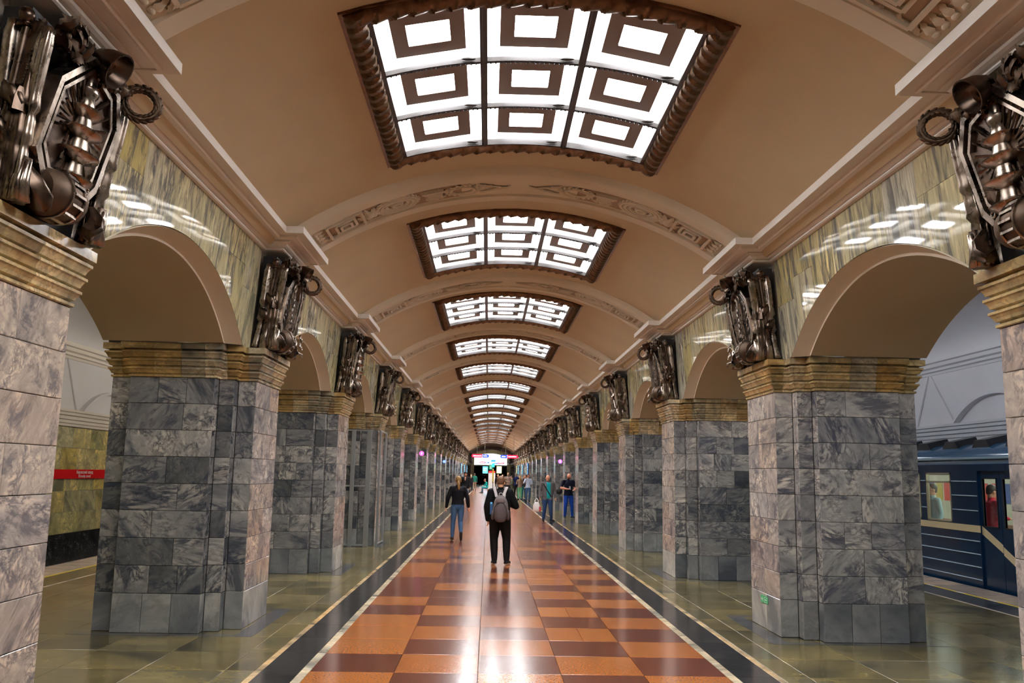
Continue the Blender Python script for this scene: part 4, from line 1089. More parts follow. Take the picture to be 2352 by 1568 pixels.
b.obj('dark_lobby_lining', paint((.012, .012, .022), .5), wf)

# ---------------------------------------------------------------- signs hanging across the hall
def direction_sign(x0, x1, y, z, h, order, label, far=False):
    root = empty('hanging_sign', ((x0+x1)/2, y, z), label, 'sign', 'direction signs hung across the hall'); xc = (x0+x1)/2; W = (x1-x0)/2; r = h/2
    split = (-W*.0+W*.22) if order == 'rb' else -W*.22
    def pill(a, c, la, ra, mt, nm):
        P_ = []
        if la: P_ += [(a+r-r*sin(t), r+r*cos(t)) for t in np.linspace(0, pi, 9)]
        else: P_ += [(a, 2*r), (a, 0)]
        if ra: P_ += [(c-r+r*sin(t), r-r*cos(t)) for t in np.linspace(0, pi, 9)]
        else: P_ += [(c, 0), (c, 2*r)]
        m = MB(); m.prism([(u, -.05, v) for u, v in P_], (0, .1, 0)); return m.obj(nm, mt, root)
    red, blue, pink = glow((.85, .01, .05), 1.6), glow((.01, .05, .50), 1.4), glow((.9, .45, .75), 1.6)
    pill(-W, split-.02, True, False, red if order == 'rb' else blue, 'red_panel' if order == 'rb' else 'blue_panel')
    pill(split+.02, W, False, True, blue if order == 'rb' else red, 'blue_panel' if order == 'rb' else 'red_panel')
    m = MB(); m.box(split-.02, split+.02, -.045, .045, 0, h); m.obj('joint_strip', pink, root)
    # small lettering, too far away to be read: rows of short strokes
    rd = random.Random(int(y*3)); m = MB()
    for (a, c) in ((-W+r, split-.1), (split+.1, W-r)):
        x = a
        while x < c-.03:
            w = rd.uniform(.02, .05); m.box(x, x+w, -.058, -.05, h*.36, h*.36+h*rd.uniform(.22, .36)); x += w+.02
    m.obj('lettering', glow((1, .9, .95), 2.2), root)
    for u in (-W*.4, W*.5):
        zt = zv(xc+u)+.02-z; m = MB(); m.cyl((u, 0, h), (u, 0, zt), .018, n=6); m.obj('suspension_rod', M['steel'], root)
direction_sign(-1.78, -.30, 75, 3.12, .27, 'rb', 'red and blue lozenge sign hung on rods, left of the nearer pair')
direction_sign(.66, 2.20, 75, 3.10, .27, 'br', 'blue and red lozenge sign hung on rods, right of the nearer pair')
direction_sign(-1.65, -.25, 127, 3.2, .24, 'rb', 'small faint red and blue lozenge sign hung beyond the nearer pair, on the left')
direction_sign(.45, 1.95, 127, 3.15, .24, 'br', 'small faint blue and red lozenge sign hung beyond the nearer pair, on the right')
def lightbox(name, x, y, z, w, h, face, col, label, cat='lit sign', group=None, e=2.2, rings=True):
    root = empty(name, (x, y, z), label, cat, group, rz={'F': 0, 'R': pi/2, 'L': -pi/2}[face])
    m = MB(); m.bbox(-w/2, w/2, 0, .10, 0, h, .015); m.obj('case', paint((.02, .05, .10), .4), root)
    m = MB(); m.box(-w/2+.03, w/2-.03, -.006, 0, .03, h-.03); m.obj('lit_face', glow(col, e), root)
    m = MB(); m.box(-w/2+.10, w/2-.14, -.010, -.006, h*.62, h*.70); m.box(-w/2+.10, w/2-.24, -.010, -.006, h*.40, h*.46); m.obj('printed_bars', glow((.9, .95, 1), 2.4), root)
    if face == 'F':
        for u in (-w*.3, w*.3):
            m = MB(); m.cyl((u, .05, .01), (u, .05, -z), .02, n=8); m.obj('leg', M['black'], root)
    return root
CY, YE_, BL = (.12, .62, .95), (.9, .85, .05), (.02, .25, .85)
lightbox('light_box', -.75, 118.55, 1.75, .75, .98, 'F', CY, 'bright blue light box on legs before the dark opening, left of the green sign', group=None)
lightbox('light_box', 1.12, 118.55, 1.80, .72, .98, 'F', (.95, .9, .35), 'bright yellow light box in the dark opening, right of the striped post', group=None)
for i_, (s, y, col) in enumerate(((-1, 87, CY), (-1, 98.5, CY), (-1, 110, CY), (1, 104, YE_), (1, 98.5, CY), (1, 87, CY), (1, 75.6, BL))):
    p = round((y-YC1)/BAY)+1; yy = pc(p)
    nm = ['blue', 'blue', 'blue', 'yellow', 'blue', 'blue', 'deep blue'][i_]
    where = ['nearest of three on the far left pillars', 'middle of three on the far left pillars', 'farthest of three on the far left pillars', 'farthest of the row on the far right pillars', 'second farthest on the far right pillars', 'third farthest on the far right pillars', 'nearest one on the far right pillars'][i_]
    lightbox('light_box', s*(PX-.11), yy, 1.75, .7, .95, 'R' if s < 0 else 'L', col, '%s light box, %s' % (nm, where), group='light boxes on the far pillars', e=1.6)
# round badges and small plates on the pillars
def badge(s, p, z, col, label, r=.09, dy=-.35):
    root = empty('round_sign', (s*PX, pc(p)+dy, z), label, 'sign', 'small round signs on the pillars', rz=0)
    m = MB(); m.cyl((-s*.002, 0, 0), (-s*.30, 0, 0), .012, n=6); m.obj('bracket', M['steel'], root)
    m = MB(); m.cyl((-s*.20, -.03, 0), (-s*.20, .03, 0), r, n=20); m.obj('disc', glow(col, 1.5), root)
    m = MB(); m.box(-s*.20-.015, -s*.20+.015, -.035, .035, -.04, .04); m.obj('mark', glow((1, 1, 1), 1.5), root)
badge(-1, 6, 2.50, (.95, .10, .45), 'small round pink sign high on a left pillar')
badge(-1, 9, 2.42, (.10, .25, .95), 'small round blue sign high on a left pillar, beyond the pink one')
badge(1, 7, 2.38, (.55, .15, .80), 'small round violet sign high on a right pillar')
# station list strip on the seventh left pillar
root = empty('route_strip', (-PX+.02, pc(7)-.40, .95), 'tall narrow route map strip in red, white and teal on a left pillar', 'sign')
m = MB(); m.box(-.012, .006, -.09, .09, 0, 1.55); m.obj('backboard', paint((.75, .75, .75), .4), root)
for (za, zb, c) in ((1.12, 1.48, (.70, .03, .08)), (.98, 1.10, (.8, .8, .8)), (.44, .74, (.02, .35, .32)), (.06, .32, (.50, .20, .05))):
    m = MB(); m.box(.006, .010, -.07, .07, za, zb); m.obj('colour_field', paint(c, .4), root)
# exit sign near the foot of the second right pillar
root = empty('exit_sign', (PX-.006, 10.86, .30), 'small green exit sign with white running figure near the foot of the right pillar', 'exit sign', rz=-pi/2)
m = MB(); m.box(-.135, .135, 0, .004, 0, .085); m.obj('green_plate', paint((.02, .42, .13), .4), root)
WP = paint((.80, .88, .80), .5); m = MB(); y_ = -.0015
m.ell((-.055, y_, .068), (.008, .001, .008), 8, 5)
for a, c in (((-.055, .058), (-.062, .036)), ((-.058, .054), (-.080, .048)), ((-.058, .054), (-.038, .044)), ((-.062, .036), (-.045, .026)), ((-.045, .026), (-.050, .010)), ((-.062, .036), (-.080, .022))):
    m.tube([(a[0], y_, a[1]), (c[0], y_, c[1])], .0035, 5)
m.obj('running_figure', WP, root)
m = MB(); m.prism([(-.125, y_-.001, .042), (-.10, y_-.001, .060), (-.10, y_-.001, .024)], (0, .001, 0)); m.box(-.10, -.088, y_-.001, y_, .036, .048); m.obj('arrow', WP, root)
m = MB(); m.box(.0, .12, y_-.001, y_, .012, .018); m.box(.0, .12, y_-.001, y_, .066, .072); m.box(.0, .006, y_-.001, y_, .012, .072); m.box(.114, .12, y_-.001, y_, .012, .072); m.box(.03, .09, y_-.001, y_, .035, .05); m.obj('door_symbol', WP, root)

# aluminium frame around the fourth left pillar
yc = pc(4); root = empty('aluminium_frame', (-3.9, yc, 0), 'grey aluminium post frame standing around the fourth left pillar', 'frame')
def post(x, y, w, d=.04):
    m = MB(); m.bbox(x-w/2+3.9, x+w/2+3.9, y-d/2-yc, y+d/2-yc, 0, CAPB-.02, .006); m.obj('post', M['alu'], root)
yf = yc-.90
for x, w in ((-4.78, .10), (-4.02, .10), (-3.62, .10), (-3.24, .12)): post(x, yf, w)
for y in (yc-.60, yc+.60): post(-3.01, y, .05, .08)
post(-4.78, yc+.9, .1); post(-3.24, yc+.9, .1)
for z in (.02, 1.42, CAPB-.06):
    m = MB(); m.bbox(-4.82+3.9, -3.18+3.9, yf-.015-yc, yf+.015-yc, z, z+.04, .005); m.obj('rail', M['alu'], root)
    m = MB(); m.bbox(-3.025+3.9, -2.995+3.9, -.6, .6, z, z+.04, .005); m.obj('rail', M['alu'], root)

# ---------------------------------------------------------------- information post with bench and striped post
root = empty('information_post', (.05, 81.6, 0), 'white information post with red top on an orange brown plinth in mid hall', 'information post')
for nm, bx, mt in (('plinth', (-.42, .32, -.35, .35, 0, .36), paint((.42, .16, .03), .5)), ('panel_body', (-.36, .27, -.14, .14, .36, 1.84), paint((.78, .77, .74), .4)), ('red_header', (-.36, .27, -.145, .145, 1.84, 2.02), paint((.75, .02, .02), .4)), ('blue_stripe', (-.34, .25, -.15, .15, 1.74, 1.77), paint((.1, .15, .4), .4))):
    m = MB(); m.bbox(*bx, .01); m.obj(nm, mt, root)
root = empty('striped_post', (.10, 79.6, 0), 'thin black and yellow striped post in front of the white information post', 'post')
m = MB(); m.cyl((0, 0, 0), (0, 0, 2.4), .03, n=10); m.lathe([(.14, 0), (.14, .03), (.03, .05)], 16); m.obj('pole', M['black'], root)
for k in range(10):
    z = 1.0+.12*k; m = MB(); m.add([(-.055, -.05, z), (.055, -.05, z+.05), (.055, -.05, z+.11), (-.055, -.05, z+.06), (-.055, -.03, z), (.055, -.03, z+.05), (.055, -.03, z+.11), (-.055, -.03, z+.06)], [(0, 1, 2, 3), (7, 6, 5, 4), (0, 4, 5, 1), (1, 5, 6, 2), (2, 6, 7, 3), (3, 7, 4, 0)]); m.obj('yellow_stripe', paint((.75, .62, .03), .4), root)
m = MB(); m.box(-.06, .06, -.03, 0, .95, 2.3); m.obj('black_board', M['black'], root)
m = MB(); m.bbox(-.13, .13, -.06, .02, 2.35, 2.72, .01); m.obj('teal_sign', glow((.02, .45, .36), .9), root)
m = MB(); m.bbox(-.20, .22, -.06, .02, 2.82, 3.02, .01); m.obj('blue_sign', glow((.02, .15, .60), 1.2), root)
m = MB(); m.cyl((0, -.02, 2.7), (0, -.02, 2.85), .012, n=6); m.obj('rod', M['steel'], root)
root = empty('green_sign', (-.10, 81.6, 2.15), 'small dark green sign standing on top of the white information post', 'sign')
m = MB(); m.bbox(-.18, .16, -.04, .04, 0, .44, .01); m.obj('plate', glow((.01, .16, .08), .8), root); m = MB(); m.box(-.02, .01, -.05, -.04, .12, .34); m.box(-.05, .04, -.05, -.04, .10, .13); m.obj('mark', glow((.8, 1, .9), 1.2), root)
m = MB(); m.cyl((0, 0, -.12), (0, 0, 0), .015, n=6); m.obj('stem', M['steel'], root)

# ================================================================== PEOPLE
def norm(v): return Vector(v).normalized()
def human(name, pose, colors, voxel=.011, fingers=True, zone=None, H=1.75, fat=1.0, coat=0.0):
    """one continuous body; local frame faces +y, x to the person's right, feet at z = 0"""
    J = dict(pelvis=(0, 0, .93), waist=(0, 0, 1.10), chest=(0, .0, 1.29), neck=(0, 0, 1.47), head=(0, .025, 1.625), hp=0.0,
             hipR=(.092, 0, .90), kneeR=(.10, .015, .50), ankR=(.105, -.02, .095), footR=(.14, .99), hipL=(-.092, 0, .90), kneeL=(-.10, .015, .50), ankL=(-.105, -.02, .095), footL=(-.14, .99),
             shR=(.185, 0, 1.415), elR=(.235, -.03, 1.14), wrR=(.245, .05, .90), shL=(-.185, 0, 1.415), elL=(-.235, -.03, 1.14), wrL=(-.245, .05, .90), handR=None, handL=None, toeR=0, toeL=0)
    J.update(pose); b = MB(); PR = []
    V = lambda k: Vector(J[k])
    def cap(p0, p1, r0, r1, lab, n=14, flat=1):
        p0, p1 = Vector(p0), Vector(p1); d = (p1-p0).normalized()
        path = [p0-d*r0*.85, p0-d*r0*.5, p0, p1, p1+d*r1*.5, p1+d*r1*.85]; b.tube(path, [r0*.5, r0*.87, r0, r1, r1*.87, r1*.5], n, flat=flat)
        PR.append(('c', np.array(p0), np.array(p1), r0, r1, lab))
    def ell(c, r, lab, rot=None):
        b.ell(c, r, 16, 12, rot); PR.append(('e', np.array(c), np.array(r), None, None, lab))
    # torso as one loft
    pe, wa, ch, ne = V('pelvis'), V('waist'), V('chest'), V('neck'); f = fat
    sh = (V('shR')+V('shL'))/2
    path = [pe-Vector((0, 0, .10)), pe-Vector((0, 0, .04)), pe+Vector((0, 0, .03)), wa, ch-Vector((0, 0, .03)), ch+Vector((0, 0, .06)), sh+Vector((0, 0, .015)), sh+Vector((0, 0, .055))]
    rad = [.12*f, .165*f, .168*f+coat, .145*f*f+coat, .168*f+coat, .178+coat, .15+coat*.6, .075]
    b.tube(path, rad, 22, flat=.66)
    for a, c, r0, r1, lb in ((path[0], path[2], .13, .15, 'bottom'), (path[2], wa, .15, .135, 'top'), (wa, path[5], .135, .16, 'top'), (path[5], path[6], .15, .13, 'top')): PR.append(('c', np.array(a), np.array(c), r0*.8, r1*.8, lb))
    for s_ in ('R', 'L'):
        sg = 1 if s_ == 'R' else -1
        hip, kn, an = V('hip'+s_), V('knee'+s_), V('ank'+s_); lg = pose.get('leg', 1.0)
        cap(hip, hip.lerp(kn, .5), .098*lg, .086*lg, 'bottom'); cap(hip.lerp(kn, .5), kn, .086*lg, .066*lg, 'bottom'); cap(kn, kn.lerp(an, .4), .066*lg, .062*lg, 'bottom'); cap(kn.lerp(an, .4), an+(kn-an).normalized()*.02, .062*lg, .048*lg, 'bottom')
        fx_, fy = J['foot'+s_]; fd = Vector((fx_*1.0, fy, J['toe'+s_])).normalized(); dn = Vector((0, 0, -1)); dn = (dn-fd*dn.dot(fd)).normalized()
        heel = an-fd*.045+dn*.045; ball_ = an+fd*.11+dn*.052; toe = an+fd*.17+dn*.060
        cap(heel, ball_, .042, .043, 'shoe', flat=1); cap(ball_, toe, .043, .030, 'shoe'); cap(an+dn*.0, an+dn*.04+fd*.03, .042, .046, 'shoe')
        shd, el, wr = V('sh'+s_), V('el'+s_), V('wr'+s_); c_ = coat*.6
        cap(ne.lerp(shd, .45)-Vector((0, 0, .03)), shd, .055+c_, .062+c_, 'top'); cap(shd, el, .060+c_, .048+c_, 'top'); cap(el, el.lerp(wr, .45), .047+c_, .044+c_, 'sleeve'); cap(el.lerp(wr, .45), wr, .043+c_, .032+c_, 'sleeve')
        hd = norm(J['hand'+s_]) if J['hand'+s_] else (wr-el).normalized()
        side = hd.cross(Vector((0, 1, 0) if abs(hd.y) < .8 else (1, 0, 0))).normalized(); palm_n = hd.cross(side)
        if pose.get('palm'+s_): palm_n = norm(pose['palm'+s_]); palm_n = (palm_n-hd*palm_n.dot(hd)).normalized(); side = palm_n.cross(hd)
        else: side, palm_n = Vector((0, 1, 0)), None; side = (side-hd*side.dot(hd)).normalized() if abs(hd.y) < .9 else Vector((1, 0, 0)); palm_n = side.cross(hd)*(1 if s_ == 'R' else -1)*-1
        m0 = wr+hd*.015; k0 = wr+hd*.085
        cap(wr, m0+hd*.02, .026, .027, 'skin')
        for j in range(4):
            o = side*(.030-.020*j); L = [.062, .070, .064, .050][j]
            cap(m0+hd*.01+o*.6, k0+o, .016, .0145, 'skin', 8)
            if fingers:
                a0 = k0+o; d1 = (hd+palm_n*.25).normalized(); d2 = (hd+palm_n*.9).normalized()
                cap(a0, a0+d1*L*.5, .0110, .0105, 'skin', 7); cap(a0+d1*L*.5, a0+d1*L*.5+d2*L*.5, .0105, .0095, 'skin', 7)
        t0 = m0+side*.028; t1 = t0+(hd*.6+side*.7+palm_n*.3).normalized()*.035; t2 = t1+(hd*.95+side*.2+palm_n*.4).normalized()*.03
        cap(t0, t1, .0135, .012, 'skin', 7); cap(t1, t2, .0115, .0100, 'skin', 7)
    hd_ = V('head'); Rh = Matrix.Rotation(J['hp'], 3, 'X') @ Matrix.Rotation(pose.get('hy', 0), 3, 'Z')
    Rh = Matrix.Rotation(pose.get('hy', 0), 3, 'Z') @ Matrix.Rotation(J['hp'], 3, 'X')
    cap(ne-Vector((0, 0, .03)), hd_-Rh @ Vector((0, .02, .05)), .056, .054, 'skin')
    ell(hd_+Rh @ Vector((0, -.005, .02)), (.076, .096, .098), 'skin', Rh); ell(hd_+Rh @ Vector((0, .022, -.055)), (.056, .066, .062), 'skin', Rh); ell(hd_+Rh @ Vector((0, .062, -.085)), (.026, .024, .022), 'skin', Rh)
    cap(hd_+Rh @ Vector((0, .088, .015)), hd_+Rh @ Vector((0, .108, -.022)), .009, .013, 'skin', 8)
    cap(hd_+Rh @ Vector((-.035, .082, .028)), hd_+Rh @ Vector((.035, .082, .028)), .012, .012, 'skin', 8)
    cap(hd_+Rh @ Vector((-.02, .082, -.058)), hd_+Rh @ Vector((.02, .082, -.058)), .008, .008, 'lips', 8)
    for q in (-1, 1): ell(hd_+Rh @ Vector((q*.078, -.005, -.01)), (.012, .022, .033), 'skin', Rh)
    me0 = b.mesh('tmp', None, False); o = bpy.data.objects.new('tmp', me0); COL.objects.link(o)
    r = o.modifiers.new('r', 'REMESH'); r.mode = 'VOXEL'; r.voxel_size = voxel; r.adaptivity = 0
    sm = o.modifiers.new('s', 'SMOOTH'); sm.factor = .5; sm.iterations = 3
    bpy.context.view_layer.update(); me = bpy.data.meshes.new_from_object(o.evaluated_get(bpy.context.evaluated_depsgraph_get()))
    bpy.data.objects.remove(o); bpy.data.meshes.remove(me0); me.name = name
    co = np.empty(len(me.vertices)*3); me.vertices.foreach_get('co', co); co = co.reshape(-1, 3)
    best = np.full(len(co), 9.); lab = np.zeros(len(co), int); labs = []
    for k, (ty, a, c, r0, r1, lb) in enumerate(PR):
        if lb not in labs: labs.append(lb)
        if ty == 'c':
            d = c-a; t = np.clip(((co-a) @ d)/max(d @ d, 1e-9), 0, 1); dist = np.linalg.norm(co-a-t[:, None]*d, axis=1)-(r0+(r1-r0)*t)
        else: dist = (np.linalg.norm((co-a)/c, axis=1)-1)*c.min()
        w = dist < best; best[w] = dist[w]; lab[w] = labs.index(lb)
    L = np.array(labs, dtype=object)[lab]
    # hem lines, collar, soles
    el = np.array(J['pelvis'])[2]+pose.get('hem', 0); wh = np.isin(L, ['top', 'bottom']) & (np.abs(co[:, 0]) < .30)
    armz = wh & (L == 'bottom') & (co[:, 2] > el); L[armz] = 'top'
    if pose.get('hem') is not None:
        L[(L == 'bottom') & (co[:, 2] > el) & (co[:, 2] < 1.3)] = 'top'; L[(L == 'top') & (co[:, 2] < el) & (np.abs(co[:, 0]) < .2)] = 'bottom'
    sole = (L == 'shoe') & (co[:, 2] < co[:, 2].min()+.035); L[sole] = 'sole'
    if zone: L = zone(co, L)
    for k_, v_ in (('sleeve', 'top'), ('lips', 'lips'), ('sole', 'sole'), ('shirt', 'shirt')):
        if k_ not in colors: colors[k_] = colors.get(v_, {'lips': (.35, .10, .07), 'sole': colors['shoe'], 'shirt': colors['top']}.get(k_, colors['top']))
    names = sorted(set(L.tolist()))
    for nm in names: me.materials.append(paint(colors[nm], .75 if nm != 'skin' else .5))
    mi = np.array([names.index(x) for x in L]); lv = np.empty(len(me.loops), int); me.loops.foreach_get('vertex_index', lv)
    ls = np.empty(len(me.polygons), int); me.polygons.foreach_get('loop_start', ls); me.polygons.foreach_set('material_index', mi[lv[ls]])
    me.polygons.foreach_set('use_smooth', [True]*len(me.polygons)); me.update()
    zs = co[:, 2].min(); me.transform(Matrix.Translation((0, 0, -zs)))
    me.transform(Matrix.Scale(H/1.745, 4)); me['dz'] = float(zs)
    return me, hd_-Vector((0, 0, zs)), Rh, H/1.745, names
def hair_mesh(kind, hd, Rh, sc, col):
    b = MB(); 
    if kind == 'short': b.ell(hd+Rh @ Vector((0, -.022, .035)), (.084, .098, .098), 18, 12, Rh); b.ell(hd+Rh @ Vector((0, -.055, -.015)), (.068, .055, .062), 14, 10, Rh)
    elif kind == 'fringe': b.ell(hd+Rh @ Vector((0, -.015, .045)), (.086, .104, .095), 18, 12, Rh); b.ell(hd+Rh @ Vector((0, -.05, -.0)), (.074, .062, .07), 14, 10, Rh); b.ell(hd+Rh @ Vector((0, .05, .085)), (.06, .045, .035), 12, 8, Rh)
    elif kind == 'pony':
        b.ell(hd+Rh @ Vector((0, -.022, .030)), (.086, .100, .102), 18, 12, Rh); b.ell(hd+Rh @ Vector((0, -.10, .0)), (.035, .035, .035), 12, 8)
        b.tube([hd+Vector((0, -.11, .0)), hd+Vector((0, -.145, -.06)), hd+Vector((.005, -.14, -.15)), hd+Vector((.02, -.115, -.24)), hd+Vector((.03, -.11, -.27))], [.02, .036, .038, .028, .008], 12, fold=lambda a, t: 1+.12*cos(5*a+3*t))
    elif kind == 'long':
        b.ell(hd+Rh @ Vector((0, -.02, .030)), (.088, .100, .102), 18, 12, Rh); b.tube([hd+Vector((0, -.04, .02)), hd+Vector((0, -.07, -.10)), hd+Vector((0, -.09, -.24)), hd+Vector((0, -.085, -.30))], [.08, .085, .075, .03], 16, fold=lambda a, t: 1+.08*cos(6*a+3*t))
    elif kind == 'bald': b.ell(hd+Rh @ Vector((0, -.045, -.012)), (.079, .060, .050), 18, 10, Rh)
    me = b.mesh('hair', paint(col, .6), 'all'); me.transform(Matrix.Scale(sc, 4)); return me
SKIN = (.62, .33, .20)
def person(label, loc, ang, pose, colors, hair=('short', (.05, .03, .02)), H=1.75, group=None, **k):
    colors = dict(colors); colors.setdefault('skin', SKIN); colors.setdefault('shoe', (.015, .015, .015))
    me, hd, Rh, sc, names = human('person', pose, colors, H=H, **k)
    o = link('person', me, None, loc, ang); tag(o, label, 'person', group, 'thing')
    if hair: link('hair', hair_mesh(hair[0], hd, Rh, sc, hair[1]), o)
    return o, hd, sc
WALK = dict(kneeR=(.10, .14, .52), ankR=(.10, .16, .10), kneeL=(-.10, -.02, .51), ankL=(-.10, -.24, .16), toeL=-.5, elR=(.24, -.12, 1.16), wrR=(.25, -.10, .91), elL=(-.24, .02, 1.15), wrL=(-.24, .16, .94))
# 1 the man with the backpack, seen from behind, looking down at something in his hands
pose = dict(hem=-.035, hp=-.42, head=(0, .055, 1.60), neck=(0, .01, 1.465), elR=(.315, .02, 1.145), wrR=(.20, .24, 1.17), handR=(-.8, .5, .15), elL=(-.265, -.03, 1.13), wrL=(-.245, .03, .88),
            hipR=(.095, 0, .90), kneeR=(.135, .03, .50), ankR=(.145, -.02, .095), kneeL=(-.115, .03, .50), ankL=(-.095, -.02, .095), footR=(.32, .95), footL=(-.30, .95), leg=1.25)
def z1(co, L):
    L[(L == 'shoe') & (co[:, 2] > .085)] = 'bottom'; L[(L == 'skin') & (co[:, 2] > 1.0) & (co[:, 2] < 1.495)] = 'top'; return L
man, hd, sc = person('person in black with a grey backpack standing in mid hall, seen from behind', (-.07, 17.8, 0), -.06, pose,
    dict(top=(.006, .006, .007), bottom=(.010, .010, .010), shoe=(.012, .012, .013), sole=(.70, .68, .62), skin=(.72, .36, .20)), ('fringe', (.13, .055, .022)), H=1.76, voxel=.0085, zone=z1, coat=.03, fat=1.08)
# backpack
root = empty('backpack', (-.07, 17.8, 0), 'grey backpack with light straps worn by the person in black', 'backpack', rz=-.06)
g1, g2, g3 = paint((.17, .145, .145), .7), paint((.085, .065, .068), .6), paint((.42, .37, .37), .7)
def blob(c, r, mt, nm, par, e=2.6, n=20, m=14):
    b = MB(); b.ell((0, 0, 0), (1, 1, 1), n, m); vs = []
    for p in b.v:
        q = [abs(x)**(2/e)*(1 if x > 0 else -1) for x in p]; L = (sum(abs(x)**e for x in q))**(1/e) or 1; q = [x/L for x in q]
        wz = 1-.16*max(0, q[2]) ; vs.append((c[0]+q[0]*r[0]*wz, c[1]+q[1]*r[1], c[2]+q[2]*r[2]))
    b.v = vs; return b.obj(nm, mt, par, 'all')
mb_ = blob((.02, -.26, 1.11), (.155, .10, .265), g1, 'main_compartment', root)
blob((.03, -.345, 1.04), (.125, .055, .185), g2, 'front_pocket', root)
blob((.02, -.33, 1.27), (.09, .05, .07), g1, 'top_pocket', root)
for q in (-1, 1):
    blob((.02+q*.155, -.25, .99), (.035, .07, .10), g2, 'side_pocket', root)
    b = MB(); pts = [(q*.075+.01, -.25, 1.33), (q*.085, -.18, 1.40), (q*.105, -.125, 1.455), (q*.125, -.06, 1.515), (q*.13, .02, 1.525)]
    vs = []
    for p in pts: vs += [(p[0]-.028, p[1], p[2]), (p[0]+.028, p[1], p[2]), (p[0]+.028, p[1]-.012, p[2]+.012), (p[0]-.028, p[1]-.012, p[2]+.012)]
    b.add(vs, [(k*4+j, k*4+(j+1) % 4, (k+1)*4+(j+1) % 4, (k+1)*4+j) for k in range(4) for j in range(4)]+[(3, 2, 1, 0), (16, 17, 18, 19)]); b.obj('shoulder_strap', g3, root)
b = MB(); b.torus((.02, -.27, 1.385), .035, .008, Matrix.Rotation(pi/2, 3, 'X'), 16, 6); b.obj('grab_loop', g3, root)
b = MB(); pts = [(.02+.125*cos(t), -.372, 1.06+.175*sin(t)) for t in np.linspace(.15, pi-.15, 16)]; b.tube([(.15, -.36, .93)]+pts+[(-.11, -.36, .93)], .006, 6); b.obj('zip', M['black'], root)
b = MB(); b.cyl((-.165, -.27, 1.0), (-.165, -.27, 1.20), .03, n=14); b.obj('bottle', paint((.04, .10, .22), .3), root); b = MB(); b.cyl((-.165, -.27, 1.20), (-.165, -.27, 1.235), .022, n=12); b.obj('bottle_cap', paint((.15, .50, .85), .3), root)
# 2 the woman walking away
pose = dict(hem=.045, kneeL=(-.115, .05, .50), ankL=(-.13, .0, .095), kneeR=(.085, .02, .50), ankR=(.10, -.20, .20), toeR=-1.3, footR=(.05, .7), footL=(-.1, .99), elL=(-.275, -.02, 1.15), wrL=(-.31, .05, .91), elR=(.265, .0, 1.15), wrR=(.30, .05, .92), shR=(.175, 0, 1.41), shL=(-.175, 0, 1.41), palmL=(1, 0, 0))
def z2(co, L): L[(L == 'skin') & (co[:, 2] > 1.0) & (co[:, 2] < 1.46)] = 'top'; return L
person('woman with a blond ponytail, black jumper and jeans walking away', (-1.13, 23.9, 0), .08, pose, dict(top=(.008, .008, .011), bottom=(.055, .11, .21), shoe=(.05, .035, .03), skin=(.70, .33, .20)), ('pony', (.30, .17, .055)), H=1.70, voxel=.009, coat=.018, zone=z2)
# 3 man in the dark jacket coming towards the camera, half hidden by the woman
person('man in open dark jacket and light jeans coming from behind the woman', (-1.62, 50.0, 0), pi, dict(WALK, hem=-.06), dict(top=(.012, .012, .014), bottom=(.30, .42, .60), skin=(.45, .20, .12)), ('fringe', (.012, .010, .010)), H=1.86, coat=.03, voxel=.011,
       zone=lambda co, L: np.where((L == 'top') & (np.abs(co[:, 0]) < .03) & (co[:, 1] > .05) & (co[:, 2] > 1.3), 'skin', L))
# 4 man in grey jacket with teal shirt
def z4(co, L):
    front = (L == 'top') & (co[:, 1] > .04) & (np.abs(co[:, 0]+.02) < .075) & (co[:, 2] > .86) & (co[:, 2] < 1.46); L[front] = 'shirt'
    st = (np.abs((co[:, 0]*-.9+.02)-(1.15-co[:, 2])*.55) < .022) & (co[:, 1] > .03) & np.isin(L, ['top', 'shirt']) & (co[:, 2] > .93) & (np.abs(co[:, 0]) < .17); L[st] = 'strap'; return L
colr4 = dict(top=(.10, .095, .10), shirt=(.01, .30, .33), strap=(.01, .01, .01), bottom=(.02, .045, .12), skin=(.62, .28, .17), shoe=(.02, .02, .03))
pose = dict(hem=-.11, hp=-.12, kneeR=(.12, .06, .50), ankR=(.16, .02, .095), kneeL=(-.10, .10, .51), ankL=(-.15, .03, .095), footL=(-.5, .85), footR=(.1, .99), elR=(.285, -.05, 1.14), wrR=(.30, .02, .90), elL=(-.275, -.06, 1.14), wrL=(-.30, .0, .90), shR=(.205, 0, 1.41), shL=(-.205, 0, 1.41), leg=1.1)
person('balding man in grey jacket, teal shirt and jeans walking towards the camera', (2.0, 34.3, 0), pi+.12, pose, colr4, ('bald', (.25, .20, .16)), H=1.78, voxel=.0095, fat=1.10, coat=.03, zone=z4)
root = empty('plastic_bag', (1.57, 34.2, .36), 'white plastic carrier bag in the hand of the man in grey', 'bag')
b = MB(); b.tube([(0, 0, 0), (0, 0, .06), (0, 0, .22), (0, 0, .33), (0, 0, .37)], [.10, .145, .14, .10, .06], 18, flat=.5, fold=lambda a, t: 1+.05*cos(7*a+4*t)); b.obj('bag_body', paint((.82, .80, .80), .5), root, 'all')
for q in (-1, 1):
    b = MB(); b.tube([(q*.07, 0, .33), (q*.065, 0, .43), (q*.02, 0, .50), (q*.0, 0, .52)], [.025, .018, .012, .010], 8, flat=.6); b.obj('handle', paint((.82, .80, .80), .5), root, 'all')
b = MB(); b.bbox(.09, .17, -.05, .05, .02, .20, .015); b.obj('red_print', paint((.45, .03, .04), .5), root)
